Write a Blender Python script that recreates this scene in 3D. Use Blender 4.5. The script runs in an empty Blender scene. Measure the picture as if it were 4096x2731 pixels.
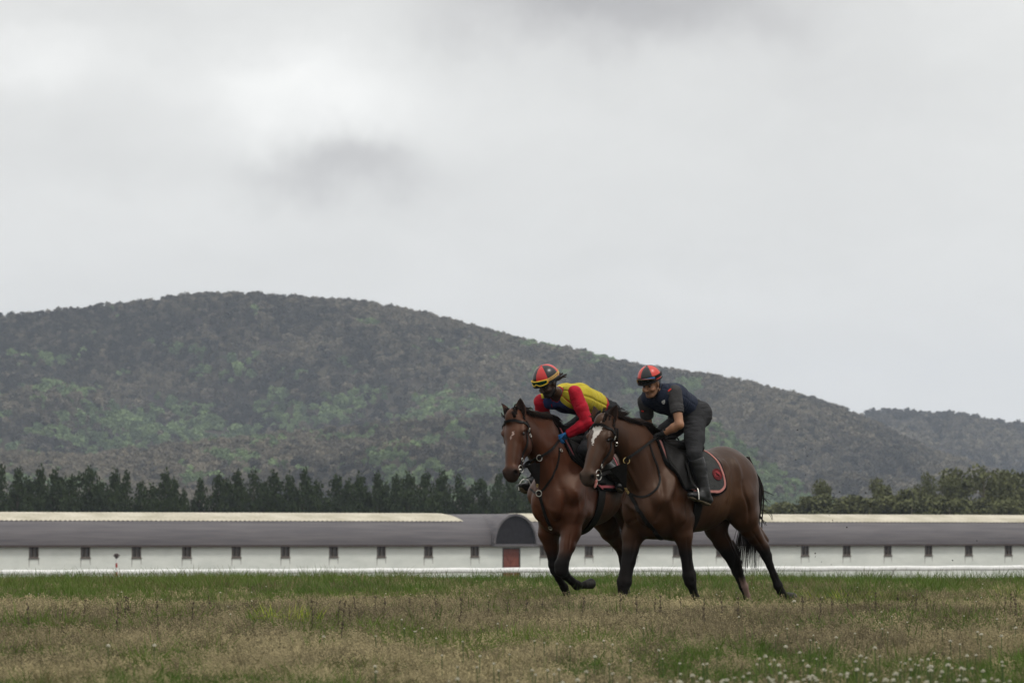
import bpy, bmesh, math, os
import numpy as np
from mathutils import Vector, Matrix

DEV = 'all'
scene = bpy.context.scene
COL = scene.collection
F = 4096 * 200 / 36.0          # focal length in pixels of the photograph
VH = 2140.0                    # horizon row
ZC = 0.75                      # eye height of the crouching photographer

# ---------------------------------------------------------------- camera
cam_d = bpy.data.cameras.new('camera')
cam = bpy.data.objects.new('camera', cam_d)
COL.objects.link(cam)
cam.location = (0, 0, ZC)
cam.rotation_euler = (math.radians(90), 0, 0)
cam_d.lens = 200
cam_d.sensor_width = 36
cam_d.shift_y = (VH - 1365.5) / 4096
cam_d.clip_start = 0.5
cam_d.clip_end = 20000
cam_d.dof.use_dof = True
cam_d.dof.focus_distance = 55.0
cam_d.dof.aperture_fstop = 11
scene.camera = cam

# ---------------------------------------------------------------- world: overcast sky with cloud detail
SUN_EL, SUN_AZ = math.radians(58), math.radians(115)     # azimuth clockwise from +Y
world = bpy.data.worlds.new('World')
scene.world = world
world.use_nodes = True
wn, wl = world.node_tree.nodes, world.node_tree.links
wn.clear()

def N(tree_nodes, kind, **kw):
    n = tree_nodes.new(kind)
    for k, v in kw.items():
        if k.startswith('i_'):
            n.inputs[int(k[2:])].default_value = v
        else:
            setattr(n, k, v)
    return n

sky = N(wn, 'ShaderNodeTexSky', sky_type='NISHITA', sun_disc=False, sun_elevation=SUN_EL, sun_rotation=SUN_AZ)
bg_sky = N(wn, 'ShaderNodeBackground'); bg_sky.inputs[1].default_value = 0.1
wl.new(sky.outputs[0], bg_sky.inputs[0])
tc = N(wn, 'ShaderNodeTexCoord')

def m(op, a, b=None, clamp=False, tree=None):
    nn, ll = (wn, wl) if tree is None else tree
    x = nn.new('ShaderNodeMath'); x.operation = op; x.use_clamp = clamp
    for i, s in enumerate((a, b)):
        if s is None: continue
        if isinstance(s, (int, float)): x.inputs[i].default_value = s
        else: ll.new(s, x.inputs[i])
    return x.outputs[0]

# wind-torn distortion of the direction vector
nz0 = N(wn, 'ShaderNodeTexNoise'); nz0.inputs['Scale'].default_value = 42; nz0.inputs['Detail'].default_value = 6; nz0.inputs['Roughness'].default_value = .55
wl.new(tc.outputs['Generated'], nz0.inputs['Vector'])
vs = N(wn, 'ShaderNodeVectorMath', operation='SUBTRACT'); wl.new(nz0.outputs['Color'], vs.inputs[0]); vs.inputs[1].default_value = (.5, .5, .5)
vm = N(wn, 'ShaderNodeVectorMath', operation='SCALE'); wl.new(vs.outputs[0], vm.inputs[0]); vm.inputs['Scale'].default_value = .021
va = N(wn, 'ShaderNodeVectorMath', operation='ADD'); wl.new(tc.outputs['Generated'], va.inputs[0]); wl.new(vm.outputs[0], va.inputs[1])

def blob(u, v, ru, rv, amp, power=1.0):
    """one cloud lobe: centre and half sizes as seen from the field, amplitude added to the brightness"""
    d = Vector(((u - 2048) / F, 1, (VH - v) / F)).normalized()
    s = N(wn, 'ShaderNodeVectorMath', operation='SUBTRACT'); wl.new(va.outputs[0], s.inputs[0]); s.inputs[1].default_value = d
    k = N(wn, 'ShaderNodeVectorMath', operation='MULTIPLY'); wl.new(s.outputs[0], k.inputs[0]); k.inputs[1].default_value = (F / ru, 2, F / rv)
    ln = N(wn, 'ShaderNodeVectorMath', operation='LENGTH'); wl.new(k.outputs[0], ln.inputs[0])
    q = m('MULTIPLY', m('MULTIPLY', ln.outputs['Value'], ln.outputs['Value']), -1.0)
    return m('MULTIPLY', m('EXPONENT', q), amp)

lobes = [blob(2400, -30, 680, 200, -.40), blob(2950, 60, 500, 160, -.07), blob(1390, 705, 330, 110, -.26), blob(1180, 640, 300, 90, -.12), blob(1050, 330, 220, 110, .07), blob(1420, 470, 200, 100, .08),
         blob(1280, 430, 520, 220, .17), blob(1000, 300, 420, 160, .06), blob(120, 250, 340, 150, .17), blob(420, 560, 500, 200, -.05),
         blob(3300, 420, 900, 220, -.05), blob(500, 60, 600, 90, -.06), blob(3600, 1250, 1500, 300, .02),
         blob(-900, 500, 500, 260, -.16), blob(5000, 300, 600, 260, .1), blob(2200, -900, 1500, 380, -.14), blob(400, -1500, 1300, 420, .12)]
tot = lobes[0]
for b_ in lobes[1:]: tot = m('ADD', tot, b_)
nz1 = N(wn, 'ShaderNodeTexNoise'); nz1.inputs['Scale'].default_value = 5.5; nz1.inputs['Detail'].default_value = 9; nz1.inputs['Roughness'].default_value = .58
mp = N(wn, 'ShaderNodeMapping'); mp.inputs['Scale'].default_value = (1, 1, 2.6)
wl.new(va.outputs[0], mp.inputs['Vector']); wl.new(mp.outputs[0], nz1.inputs['Vector'])
nz2 = N(wn, 'ShaderNodeTexNoise'); nz2.inputs['Scale'].default_value = 26; nz2.inputs['Detail'].default_value = 8; nz2.inputs['Roughness'].default_value = .6
wl.new(mp.outputs[0], nz2.inputs['Vector'])
tot = m('ADD', tot, m('MULTIPLY', m('SUBTRACT', nz1.outputs['Fac'], .5), .30))
tot = m('ADD', tot, m('MULTIPLY', m('SUBTRACT', nz2.outputs['Fac'], .5), .14))
sep = N(wn, 'ShaderNodeSeparateXYZ'); wl.new(tc.outputs['Generated'], sep.inputs[0])
up = m('MAXIMUM', sep.outputs['Z'], 0.0)
over = m('ADD', m('MULTIPLY', up, .9), 1.0)             # overcast law: the zenith is brighter than the horizon
lum = m('MULTIPLY', m('ADD', tot, 1.0), over)
SKY_L = 0.80
lum = m('MULTIPLY', lum, SKY_L)
ramp = N(wn, 'ShaderNodeMapRange'); ramp.inputs['From Min'].default_value = .35; ramp.inputs['From Max'].default_value = .8
wl.new(lum, ramp.inputs[0])
cmix = N(wn, 'ShaderNodeMix', data_type='RGBA')
cmix.inputs['A'].default_value = (1.0, .97, .98, 1); cmix.inputs['B'].default_value = (1.0, .998, .975, 1)
wl.new(ramp.outputs[0], cmix.inputs['Factor'])
bg_c = N(wn, 'ShaderNodeBackground')
wl.new(cmix.outputs['Result'], bg_c.inputs[0]); wl.new(lum, bg_c.inputs[1])
mixs = N(wn, 'ShaderNodeMixShader'); mixs.inputs[0].default_value = .96
wl.new(bg_sky.outputs[0], mixs.inputs[1]); wl.new(bg_c.outputs[0], mixs.inputs[2])
wo = N(wn, 'ShaderNodeOutputWorld'); wl.new(mixs.outputs[0], wo.inputs[0])

# ---------------------------------------------------------------- sun, softened by the cloud
sd = bpy.data.lights.new('sun', 'SUN'); sd.energy = 1.5; sd.angle = math.radians(11); sd.color = (1, .96, .9)
sun = bpy.data.objects.new('sun', sd); COL.objects.link(sun)
sdir = Vector((math.sin(SUN_AZ) * math.cos(SUN_EL), math.cos(SUN_AZ) * math.cos(SUN_EL), math.sin(SUN_EL)))
sun.rotation_euler = sdir.to_track_quat('Z', 'Y').to_euler()

vw = scene.view_settings
vw.view_transform = 'Standard'; vw.look = 'None'; vw.exposure = 0; vw.gamma = 1; vw.use_curve_mapping = False
scene.cycles.use_denoising = True
scene.cycles.volume_bounces = 1
scene.cycles.max_bounces = 8
scene.cycles.transparent_max_bounces = 16

# ---------------------------------------------------------------- helpers
rng = np.random.default_rng(11)

def W(u, v, y):
    """the world point at depth y that the camera sees at pixel (u, v) of the photograph"""
    return Vector(((u - 2048) / F * y, y, ZC + (VH - v) / F * y))

def tag(o, label=None, cat=None, group=None, kind=None):
    if label: o['label'] = label
    if cat: o['category'] = cat
    if group: o['group'] = group
    if kind: o['kind'] = kind
    return o

def empty(name, loc=(0, 0, 0), rz=0.0):
    o = bpy.data.objects.new(name, None); COL.objects.link(o)
    o.location = loc; o.rotation_euler = (0, 0, rz); o.empty_display_size = .2
    return o

def mesh_obj(name, verts, faces, mat=None, parent=None, smooth=True, link=True, attrs=None, midx=None):
    me = bpy.data.meshes.new(name)
    verts = np.asarray(verts, dtype=np.float64).reshape(-1, 3)
    if isinstance(faces, np.ndarray):
        nf, k = faces.shape
        me.vertices.add(len(verts)); me.vertices.foreach_set('co', verts.ravel())
        me.loops.add(nf * k); me.loops.foreach_set('vertex_index', faces.ravel().astype(np.int32))
        me.polygons.add(nf)
        me.polygons.foreach_set('loop_start', np.arange(0, nf * k, k, dtype=np.int32))
        me.polygons.foreach_set('loop_total', np.full(nf, k, dtype=np.int32))
        me.update(calc_edges=True)
    else:
        me.from_pydata([tuple(v) for v in verts], [], [tuple(f) for f in faces]); me.update()
    if smooth: me.polygons.foreach_set('use_smooth', np.ones(len(me.polygons), dtype=bool))
    if attrs:
        for an, arr in attrs.items():
            arr = np.asarray(arr, dtype=np.float32)
            if arr.ndim == 1:
                a = me.attributes.new(an, 'FLOAT', 'POINT'); a.data.foreach_set('value', arr)
            else:
                if arr.shape[1] == 3: arr = np.hstack([arr, np.ones((len(arr), 1), np.float32)])
                a = me.attributes.new(an, 'FLOAT_COLOR', 'POINT'); a.data.foreach_set('color', arr.ravel())
    mats = mat if isinstance(mat, (list, tuple)) else [mat]
    for x in mats:
        if x: me.materials.append(x)
    if midx is not None: me.polygons.foreach_set('material_index', np.asarray(midx, dtype=np.int32))
    o = bpy.data.objects.new(name, me)
    if link: COL.objects.link(o)
    if parent is not None: o.parent = parent
    return o

class MB:
    """collects boxes, tubes, sweeps into one mesh"""
    def __init__(s): s.v, s.f = [], []
    def add(s, vs, fs):
        n = len(s.v); s.v += [tuple(x) for x in vs]; s.f += [tuple(i + n for i in f) for f in fs]; return s
    def box(s, x0, x1, y0, y1, z0, z1):
        vs = [(x, y, z) for z in (z0, z1) for y in (y0, y1) for x in (x0, x1)]
        return s.add(vs, [(0, 2, 3, 1), (4, 5, 7, 6), (0, 1, 5, 4), (2, 6, 7, 3), (0, 4, 6, 2), (1, 3, 7, 5)])
    def tube(s, pts, r, n=8, cap=True, closed=False):
        pts = [Vector(p) for p in pts]; k = len(pts)
        rs = r if isinstance(r, (list, tuple)) else [r] * k
        ref = None; rings = []
        for i, p in enumerate(pts):
            a = pts[(i - 1) % k] if (i > 0 or closed) else p; b = pts[(i + 1) % k] if (i < k - 1 or closed) else p
            t = (b - a).normalized() if (b - a).length > 1e-9 else Vector((0, 0, 1))
            if ref is None: ref = t.orthogonal().normalized()
            ref = (ref - t * ref.dot(t)); ref = ref.normalized() if ref.length > 1e-6 else t.orthogonal().normalized()
            bt = t.cross(ref)
            rings.append([p + (ref * math.cos(2 * math.pi * j / n) + bt * math.sin(2 * math.pi * j / n)) * rs[i] for j in range(n)])
        vs = [q for rr in rings for q in rr]; fs = []
        for i in range(k if closed else k - 1):
            i2 = (i + 1) % k
            for j in range(n): fs.append((i * n + j, i * n + (j + 1) % n, i2 * n + (j + 1) % n, i2 * n + j))
        if cap and not closed:
            fs.append(tuple(reversed(range(n)))); fs.append(tuple((k - 1) * n + j for j in range(n)))
        return s.add(vs, fs)
    def strap(s, pts, nrm, w, th):
        """flat band through pts, lying with its face towards nrm (one or a list)"""
        pts = [Vector(p) for p in pts]; k = len(pts); vs = []
        for i, p in enumerate(pts):
            t = (pts[min(i + 1, k - 1)] - pts[max(i - 1, 0)]).normalized()
            nn = Vector(nrm[i] if isinstance(nrm, list) else nrm); nn = (nn - t * nn.dot(t)).normalized()
            sd_ = t.cross(nn)
            ww = w[i] if isinstance(w, list) else w
            for a, b in ((-1, -1), (1, -1), (1, 1), (-1, 1)): vs.append(p + sd_ * (a * ww / 2) + nn * (b * th / 2))
        fs = [(0, 3, 2, 1), tuple((k - 1) * 4 + j for j in range(4))]
        for i in range(k - 1):
            for j in range(4): fs.append((i * 4 + j, i * 4 + (j + 1) % 4, i * 4 + 4 + (j + 1) % 4, i * 4 + 4 + j))
        return s.add(vs, fs)
    def build(s, name, mat=None, parent=None, smooth=False, bevel=0, **kw):
        o = mesh_obj(name, s.v, s.f, mat, parent, smooth=smooth, **kw)
        if bevel:
            b = o.modifiers.new('bevel', 'BEVEL'); b.width = bevel; b.segments = 2; b.limit_method = 'ANGLE'
        return o

def material(name, col, rough=.7, col2=None, nscale=8.0, ndetail=6, bump=0.0, bscale=None, metallic=0.0, spec=.2, coat=0.0,
             attr=None, inst=None, stretch=(1, 1, 1), sheen=0.0, trans=None, sss=0):
    mt = bpy.data.materials.new(name); mt.use_nodes = True
    nn, ll = mt.node_tree.nodes, mt.node_tree.links
    b = nn['Principled BSDF']
    b.inputs['Roughness'].default_value = rough; b.inputs['Metallic'].default_value = metallic
    b.inputs['Specular IOR Level'].default_value = spec; b.inputs['Coat Weight'].default_value = coat
    b.inputs['Coat Roughness'].default_value = .25
    b.inputs['Sheen Weight'].default_value = sheen
    if sss: b.inputs['Subsurface Weight'].default_value = sss; b.inputs['Subsurface Scale'].default_value = .01
    b.inputs['Base Color'].default_value = (*col, 1)
    src = None
    if attr or inst:
        a = nn.new('ShaderNodeAttribute'); a.attribute_name = attr or inst
        if inst: a.attribute_type = 'INSTANCER'
        src = a.outputs['Color']
    if col2 is not None or bump or src is not None:
        t = nn.new('ShaderNodeTexCoord'); mpn = nn.new('ShaderNodeMapping'); mpn.inputs['Scale'].default_value = stretch
        ll.new(t.outputs['Object'], mpn.inputs['Vector'])
        nz = nn.new('ShaderNodeTexNoise'); nz.inputs['Scale'].default_value = nscale; nz.inputs['Detail'].default_value = ndetail
        nz.inputs['Roughness'].default_value = .6
        ll.new(mpn.outputs[0], nz.inputs['Vector'])
        if col2 is not None:
            mr = nn.new('ShaderNodeMapRange'); mr.inputs[1].default_value = .35; mr.inputs[2].default_value = .65
            ll.new(nz.outputs['Fac'], mr.inputs[0])
            mx = nn.new('ShaderNodeMix'); mx.data_type = 'RGBA'
            ll.new(mr.outputs[0], mx.inputs['Factor'])
            if src is not None:
                mx.blend_type = 'MULTIPLY'; mx.inputs['Factor'].default_value = 1
                ll.new(mr.outputs[0], mx.inputs['Factor'])
                ll.new(src, mx.inputs['A']); mx.inputs['B'].default_value = (*col2, 1)
            else:
                mx.inputs['A'].default_value = (*col, 1); mx.inputs['B'].default_value = (*col2, 1)
            ll.new(mx.outputs['Result'], b.inputs['Base Color'])
        elif src is not None:
            ll.new(src, b.inputs['Base Color'])
        if bump:
            nb = nn.new('ShaderNodeTexNoise'); nb.inputs['Scale'].default_value = bscale or nscale * 3; nb.inputs['Detail'].default_value = 5
            ll.new(mpn.outputs[0], nb.inputs['Vector'])
            bp = nn.new('ShaderNodeBump'); bp.inputs['Strength'].default_value = min(1, bump); bp.inputs['Distance'].default_value = .02
            ll.new(nb.outputs['Fac'], bp.inputs['Height']); ll.new(bp.outputs[0], b.inputs['Normal'])
    if trans:
        td = nn.new('ShaderNodeBsdfTranslucent'); mxs = nn.new('ShaderNodeMixShader'); mxs.inputs[0].default_value = trans
        out = [x for x in nn if x.type == 'OUTPUT_MATERIAL'][0]
        if b.inputs['Base Color'].is_linked: ll.new(b.inputs['Base Color'].links[0].from_socket, td.inputs['Color'])
        else: td.inputs['Color'].default_value = (*col, 1)
        ll.new(b.outputs[0], mxs.inputs[1]); ll.new(td.outputs[0], mxs.inputs[2]); ll.new(mxs.outputs[0], out.inputs[0])
    return mt

# smooth value noise on numpy arrays
_tab = np.random.default_rng(5).random((64, 64, 64)).astype(np.float32)
def vnoise(x, y, z=0.0):
    x = np.asarray(x, np.float64); y = np.asarray(y, np.float64); z = np.zeros_like(x) + z
    out = 0
    xi, yi, zi = np.floor(x).astype(int), np.floor(y).astype(int), np.floor(z).astype(int)
    fx, fy, fz = x - xi, y - yi, z - zi
    fx, fy, fz = [t * t * (3 - 2 * t) for t in (fx, fy, fz)]
    for a in (0, 1):
        for b in (0, 1):
            for c in (0, 1):
                w = (fx if a else 1 - fx) * (fy if b else 1 - fy) * (fz if c else 1 - fz)
                out = out + w * _tab[(xi + a) % 64, (yi + b) % 64, (zi + c) % 64]
    return out * 2 - 1
def fbm(x, y, z=0.0, o=4):
    s, a = 0, 1.0
    for i in range(o):
        s = s + a * vnoise(np.asarray(x) * 2 ** i + 7.3 * i, np.asarray(y) * 2 ** i - 3.1 * i, z * 2 ** i + i * 1.7); a *= .5
    return s
def sstep(a, b, x):
    t = np.clip((np.asarray(x, dtype=np.float64) - a) / (b - a), 0, 1); return t * t * (3 - 2 * t)

def scatter(name, pts, rz, scl, col, idx, sources, **tags):
    """many small tufts or crowns as ONE object: geometry nodes set a source mesh on every point"""
    n = len(pts)
    c = bpy.data.collections.new(name + '_shapes')
    for s_ in sources: c.objects.link(s_)
    o = mesh_obj(name, pts, [], None)
    me = o.data
    a = me.attributes.new('col', 'FLOAT_COLOR', 'POINT'); a.data.foreach_set('color', np.hstack([col, np.ones((n, 1))]).astype(np.float32).ravel())
    a = me.attributes.new('rz', 'FLOAT_VECTOR', 'POINT'); a.data.foreach_set('vector', np.asarray(rz, np.float32).ravel())
    a = me.attributes.new('scl', 'FLOAT_VECTOR', 'POINT'); a.data.foreach_set('vector', np.asarray(scl, np.float32).ravel())
    a = me.attributes.new('idx', 'INT', 'POINT'); a.data.foreach_set('value', np.asarray(idx, np.int32))
    g = bpy.data.node_groups.new(name + '_nodes', 'GeometryNodeTree')
    g.interface.new_socket('Geometry', in_out='INPUT', socket_type='NodeSocketGeometry')
    g.interface.new_socket('Geometry', in_out='OUTPUT', socket_type='NodeSocketGeometry')
    gi, go = g.nodes.new('NodeGroupInput'), g.nodes.new('NodeGroupOutput')
    ip = g.nodes.new('GeometryNodeInstanceOnPoints'); ci = g.nodes.new('GeometryNodeCollectionInfo')
    ci.inputs['Collection'].default_value = c; ci.inputs['Separate Children'].default_value = True; ci.inputs['Reset Children'].default_value = True
    def na(nm, dt):
        q = g.nodes.new('GeometryNodeInputNamedAttribute'); q.data_type = dt; q.inputs[0].default_value = nm
        return [x for x in q.outputs if x.enabled][0]
    g.links.new(gi.outputs[0], ip.inputs['Points']); g.links.new(ci.outputs[0], ip.inputs['Instance'])
    ip.inputs['Pick Instance'].default_value = True
    g.links.new(na('idx', 'INT'), ip.inputs['Instance Index'])
    er = g.nodes.new('FunctionNodeEulerToRotation')
    g.links.new(na('rz', 'FLOAT_VECTOR'), er.inputs[0]); g.links.new(er.outputs[0], ip.inputs['Rotation'])
    g.links.new(na('scl', 'FLOAT_VECTOR'), ip.inputs['Scale'])
    g.links.new(ip.outputs[0], go.inputs[0])
    md = o.modifiers.new('scatter', 'NODES'); md.node_group = g
    tag(o, **tags)
    return o

# ---------------------------------------------------------------- ground: one sheet to the horizon
YC = 76.0
GB = -3.25                                                     # level of the ground by the gallop
def ground_z(x, y):
    x = np.asarray(x, np.float64); y = np.asarray(y, np.float64)
    yc = YC + .012 * x * 60 / 10 + 1.2 * vnoise(x / 9, x * 0 + 3.3)
    fall = sstep(0, 130, y - yc)
    return fall * GB + .035 * vnoise(x / 3.1, y / 6.0) * (y < 150) + .012 * vnoise(x / .8, y / 1.1) * (y < 100)

def build_ground():
    ys = np.concatenate([[-300, -60, -20], np.arange(0, 100, .5), np.arange(100, 300, 4), np.geomspace(300, 9000, 30)])
    s = np.concatenate([-np.geomspace(6000, 14, 22), np.linspace(-12, 12, 80), np.geomspace(14, 6000, 22)])
    X, Y = np.meshgrid(s, ys)
    Z = ground_z(X, Y)
    V = np.stack([X, Y, Z], -1).reshape(-1, 3)
    nx, ny = len(s), len(ys)
    i = np.arange(nx * (ny - 1)).reshape(ny - 1, nx)[:, :-1].ravel()
    Fc = np.stack([i, i + 1, i + nx + 1, i + nx], -1)
    mt = material('soil_and_thatch', (.035, .035, .016), .95, col2=(.065, .05, .03), nscale=.8, bump=.6, bscale=30)
    return tag(mesh_obj('ground', V, Fc, mt), kind='structure')
build_ground()

# ---------------------------------------------------------------- grass
def blades(n, h, spread, width, lean, seed, segs=3):
    r = np.random.default_rng(seed); V, Fc = [], []
    for i in range(n):
        a = r.random() * 6.283; d = spread * math.sqrt(r.random()); bx, by = d * math.cos(a), d * math.sin(a)
        th = a + r.normal() * .8; hh = h * (.55 + .6 * r.random()); ln = lean * hh * (.3 + r.random())
        px, py = -math.sin(th + r.normal()), math.cos(th + r.normal()); base = len(V)
        for k in range(segs + 1):
            t = k / segs; w = width * (1 - t) ** .7 * .5 * (.7 + .6 * r.random() * 0 + .3)
            cx, cy, cz = bx + math.cos(th) * ln * t * t, by + math.sin(th) * ln * t * t, hh * (t - .18 * t * t * lean)
            if k < segs: V += [(cx - px * w, cy - py * w, cz), (cx + px * w, cy + py * w, cz)]
            else: V.append((cx, cy, cz))
        for k in range(segs - 1): q = base + 2 * k; Fc.append((q, q + 1, q + 3, q + 2))
        q = base + 2 * (segs - 1); Fc.append((q, q + 1, q + 2))
    return V, Fc

def panicles(n, h, spread, seed, seeds=22, size=.0115, stem_w=.0022):
    """flowering grass: thin stems that carry open heads of small seeds, drooping to one side"""
    r = np.random.default_rng(seed); V, Fc = [], []
    for i in range(n):
        a = r.random() * 6.283; d = spread * math.sqrt(r.random()); bx, by = d * math.cos(a), d * math.sin(a)
        hh = h * (.7 + .45 * r.random()); lx, ly = (r.normal() * .1 - .08) * hh, r.normal() * .1 * hh; b = len(V)
        V += [(bx - stem_w / 2, by, 0), (bx + stem_w / 2, by, 0), (bx + lx + stem_w / 3, by + ly, hh), (bx + lx - stem_w / 3, by + ly, hh)]
        Fc.append((b, b + 1, b + 2, b + 3))
        for k in range(seeds):
            t = .55 + .5 * r.random(); R = .055 * (1.1 - t) * 2 * h / .2
            x = bx + lx * t + r.normal() * R - .012 * r.random(); y = by + ly * t + r.normal() * R; z = hh * t
            dx, dy, dz = r.normal(size=3) * .5 + np.array([-.7, 0, -.15]); q = math.sqrt(dx * dx + dy * dy + dz * dz) + 1e-6
            dx, dy, dz = dx / q * size, dy / q * size, dz / q * size; w = size * .28; b = len(V)
            V += [(x, y, z), (x + dx * .5, y + dy * .5 + w, z + dz * .5 + w), (x + dx, y + dy, z + dz), (x + dx * .5, y + dy * .5 - w, z + dz * .5 - w)]
            Fc.append((b, b + 1, b + 2, b + 3))
    return V, Fc

def shape_src(name, vf, mat):
    return mesh_obj(name, vf[0], vf[1], mat, smooth=False, link=False)

m_green = material('grass_green', (1, 1, 1), .75, inst='col', trans=.3, spec=.12)
m_seed = material('grass_seed', (1, 1, 1), .9, inst='col', spec=.1)
green_src = [shape_src('shape_blade_%d' % i, blades(40, .145, .095, .0052, .45 + .1 * i, 40 + i), m_green) for i in range(3)]
seed_src = [shape_src('shape_seed_%d' % i, panicles(9, .15, .09, 60 + i), m_seed) for i in range(3)]
low_src = [shape_src('shape_thatch_%d' % i, blades(26, .085, .1, .008, .9, 80 + i), m_green) for i in range(2)]

def field_points(n, y0, y1, seed, margin=1.12):
    r = np.random.default_rng(seed)
    y = np.sqrt(r.random(n) * (y1 ** 2 - y0 ** 2) + y0 ** 2)
    x = (r.random(n) * 2 - 1) * (.09 * y + 1.2)
    return x, y

def green_mask(x, y):
    """how green the sward is: green behind the horses, brown heads in front with green patches"""
    back = sstep(49.0, 54.5, y + 2.4 * vnoise(x / 1.4, y / 3, 4))
    patch = .35 + .65 * sstep(-.5, .2, fbm(x / 1.1 + 5, y / 3.6, 1.0, 3) + .30 * sstep(47, 34, y) - .15 * sstep(42, 50, y))
    return np.clip(back * (.86 - .12 * sstep(.2, .6, fbm(x, y / 4, 2))) + (1 - back) * patch * (.98 - .36 * sstep(39, 50, y + 3 * vnoise(x / 1.2, y / 3, 9))), 0, 1)

def build_grass():
    r = np.random.default_rng(3)
    dens = 1.0
    # green blades
    x, y = field_points(int(98000 * dens), 20, 84, 1)
    g = green_mask(x, y); keep = r.random(len(x)) < g * .9 + .22
    x, y, g = x[keep], y[keep], g[keep]; n = len(x)
    hh = (.72 + .28 * sstep(27, 44, y)) * (.70 + .5 * r.random(n)) * (1 + .18 * sstep(60, 70, y)) * (.72 + .28 * g) * np.where(r.random(n) < .04, 1.7, 1)
    tone = (.8 + .4 * r.random(n))[:, None]
    c1, c2, c3 = np.array([.062, .108, .019]), np.array([.110, .150, .030]), np.array([.135, .115, .050])
    k = np.clip(fbm(x / 2, y / 6, 3, 2) * .5 + .35 + .2 * r.normal(size=n), 0, 1)[:, None]
    col = (c1 * (1 - k) + c2 * k); dry = (r.random(n) > g * .6 + .38)[:, None]
    col = np.where(dry, c3, col) * tone
    pts = np.stack([x, y, ground_z(x, y) - .005], -1)
    rz = np.stack([r.normal(size=n) * .08, r.normal(size=n) * .08 - .05, r.random(n) * 6.28], -1)
    scatter('grass', pts, rz, np.stack([hh, hh, hh], -1), col, r.integers(0, 3, n), green_src,
            label='green grass of the gallop sward, thickest behind the horses', cat='grass', kind='stuff')
    # flowering grass, brown heads
    x, y = field_points(int(88000 * dens), 20, 80, 2)
    g = green_mask(x, y); keep = r.random(len(x)) < np.clip(1.08 - g, .22, 1) * np.where(y > 54, .33, .80)
    x, y = x[keep], y[keep]; n = len(x)
    hh = (.74 + .45 * r.random(n) + .12 * fbm(x / 1.5, y / 4, 6, 2)) * (.72 + .28 * sstep(27, 44, y))
    k = np.clip(.5 + .55 * fbm(x / 1.7, y / 5, 8, 3) + .15 * r.normal(size=n), 0, 1)[:, None]
    col = (np.array([.105, .086, .050]) * (1 - k) + np.array([.21, .175, .095]) * k) * (.45 + 1.1 * r.random(n))[:, None]
    pts = np.stack([x, y, ground_z(x, y) - .005], -1)
    rz = np.stack([r.normal(size=n) * .1, r.normal(size=n) * .1 - .1, r.normal(size=n) * .6], -1)
    scatter('flowering_grass', pts, rz, np.stack([hh, hh, hh], -1), col, r.integers(0, 3, n), seed_src,
            label='brown seed heads of flowering grass in front of the horses', cat='grass', kind='stuff')
    # thatch that closes the ground
    x, y = field_points(int(50000 * dens), 20, 84, 4); n = len(x)
    g = green_mask(x, y)[:, None]; t = (.7 + .6 * r.random(n))[:, None]
    col = (np.array([.085, .072, .038]) * (1 - g) + np.array([.050, .080, .020]) * g) * t
    pts = np.stack([x, y, ground_z(x, y) - .005], -1); s_ = .8 + .5 * r.random(n)
    rz = np.stack([r.normal(size=n) * .1, r.normal(size=n) * .1, r.random(n) * 6.28], -1)
    scatter('grass_thatch', pts, rz, np.stack([s_, s_, s_], -1), col, r.integers(0, 2, n), low_src,
            label='short matted grass between the taller stems', cat='grass', kind='stuff')
if DEV in ('all', 'set'): build_grass()
# ---------------------------------------------------------------- hills with woodland
def hill(name, ridge, y0, y1, v_foot, relief, seed, u0=-14000, u1=15000, nu=780, nt=60, power=1.0):
    us = np.linspace(u0, u1, nu); ts = np.concatenate([np.linspace(0, 1, nt), [1.08, 1.2, 1.5]])
    ru, rv = np.array([p[0] for p in ridge], float), np.array([p[1] for p in ridge], float)
    vr = np.interp(us, ru, rv) + 9
    k = np.array([.1, .2, .4, .2, .1]); vr = np.convolve(np.pad(vr, 2, mode='edge'), k, 'valid')
    U, T = np.meshgrid(us, ts)
    Y = y0 + (y1 - y0) * T
    zr = ZC + (VH - vr) / F * y1                       # ridge height
    S = np.clip(T, 0, 1) ** power
    X = (U - 2048) / F * y1 * (1 - .25 * (1 - np.clip(T, 0, 1)))
    gul = .9 - 2.2 * np.abs(fbm(X / 210 + seed + Y / 700, Y / 620 + seed, seed, 3)) + .35 * fbm(X / 40, Y / 90, seed, 2)
    Z = GB - 1 + (zr[None, :] - GB + 1) * S + relief * (gul - .35) * np.sin(np.pi * np.clip(T, 0, 1)) ** .8 - np.maximum(T - 1, 0) * 160
    Z = np.minimum(Z, ZC + (zr[None, :] - ZC) / y1 * Y * (.62 + .38 * np.clip(T, 0, 1) ** 1.3) + (T > .999) * 1e3)
    Yp = Y + 60 * fbm(X / 160 + 9 + seed, T * 2, seed, 3) * np.sin(np.pi * np.clip(T, 0, 1))
    return X, Yp, Z, U, T

def add_hill(name, H, mt):
    X, Y, Z, U, T = H; ny, nx = X.shape
    V = np.stack([X, Y, Z], -1).reshape(-1, 3)
    i = np.arange(nx * (ny - 1)).reshape(ny - 1, nx)[:, :-1].ravel()
    return tag(mesh_obj(name, V, np.stack([i, i + 1, i + nx + 1, i + nx], -1), mt), kind='structure')

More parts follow.
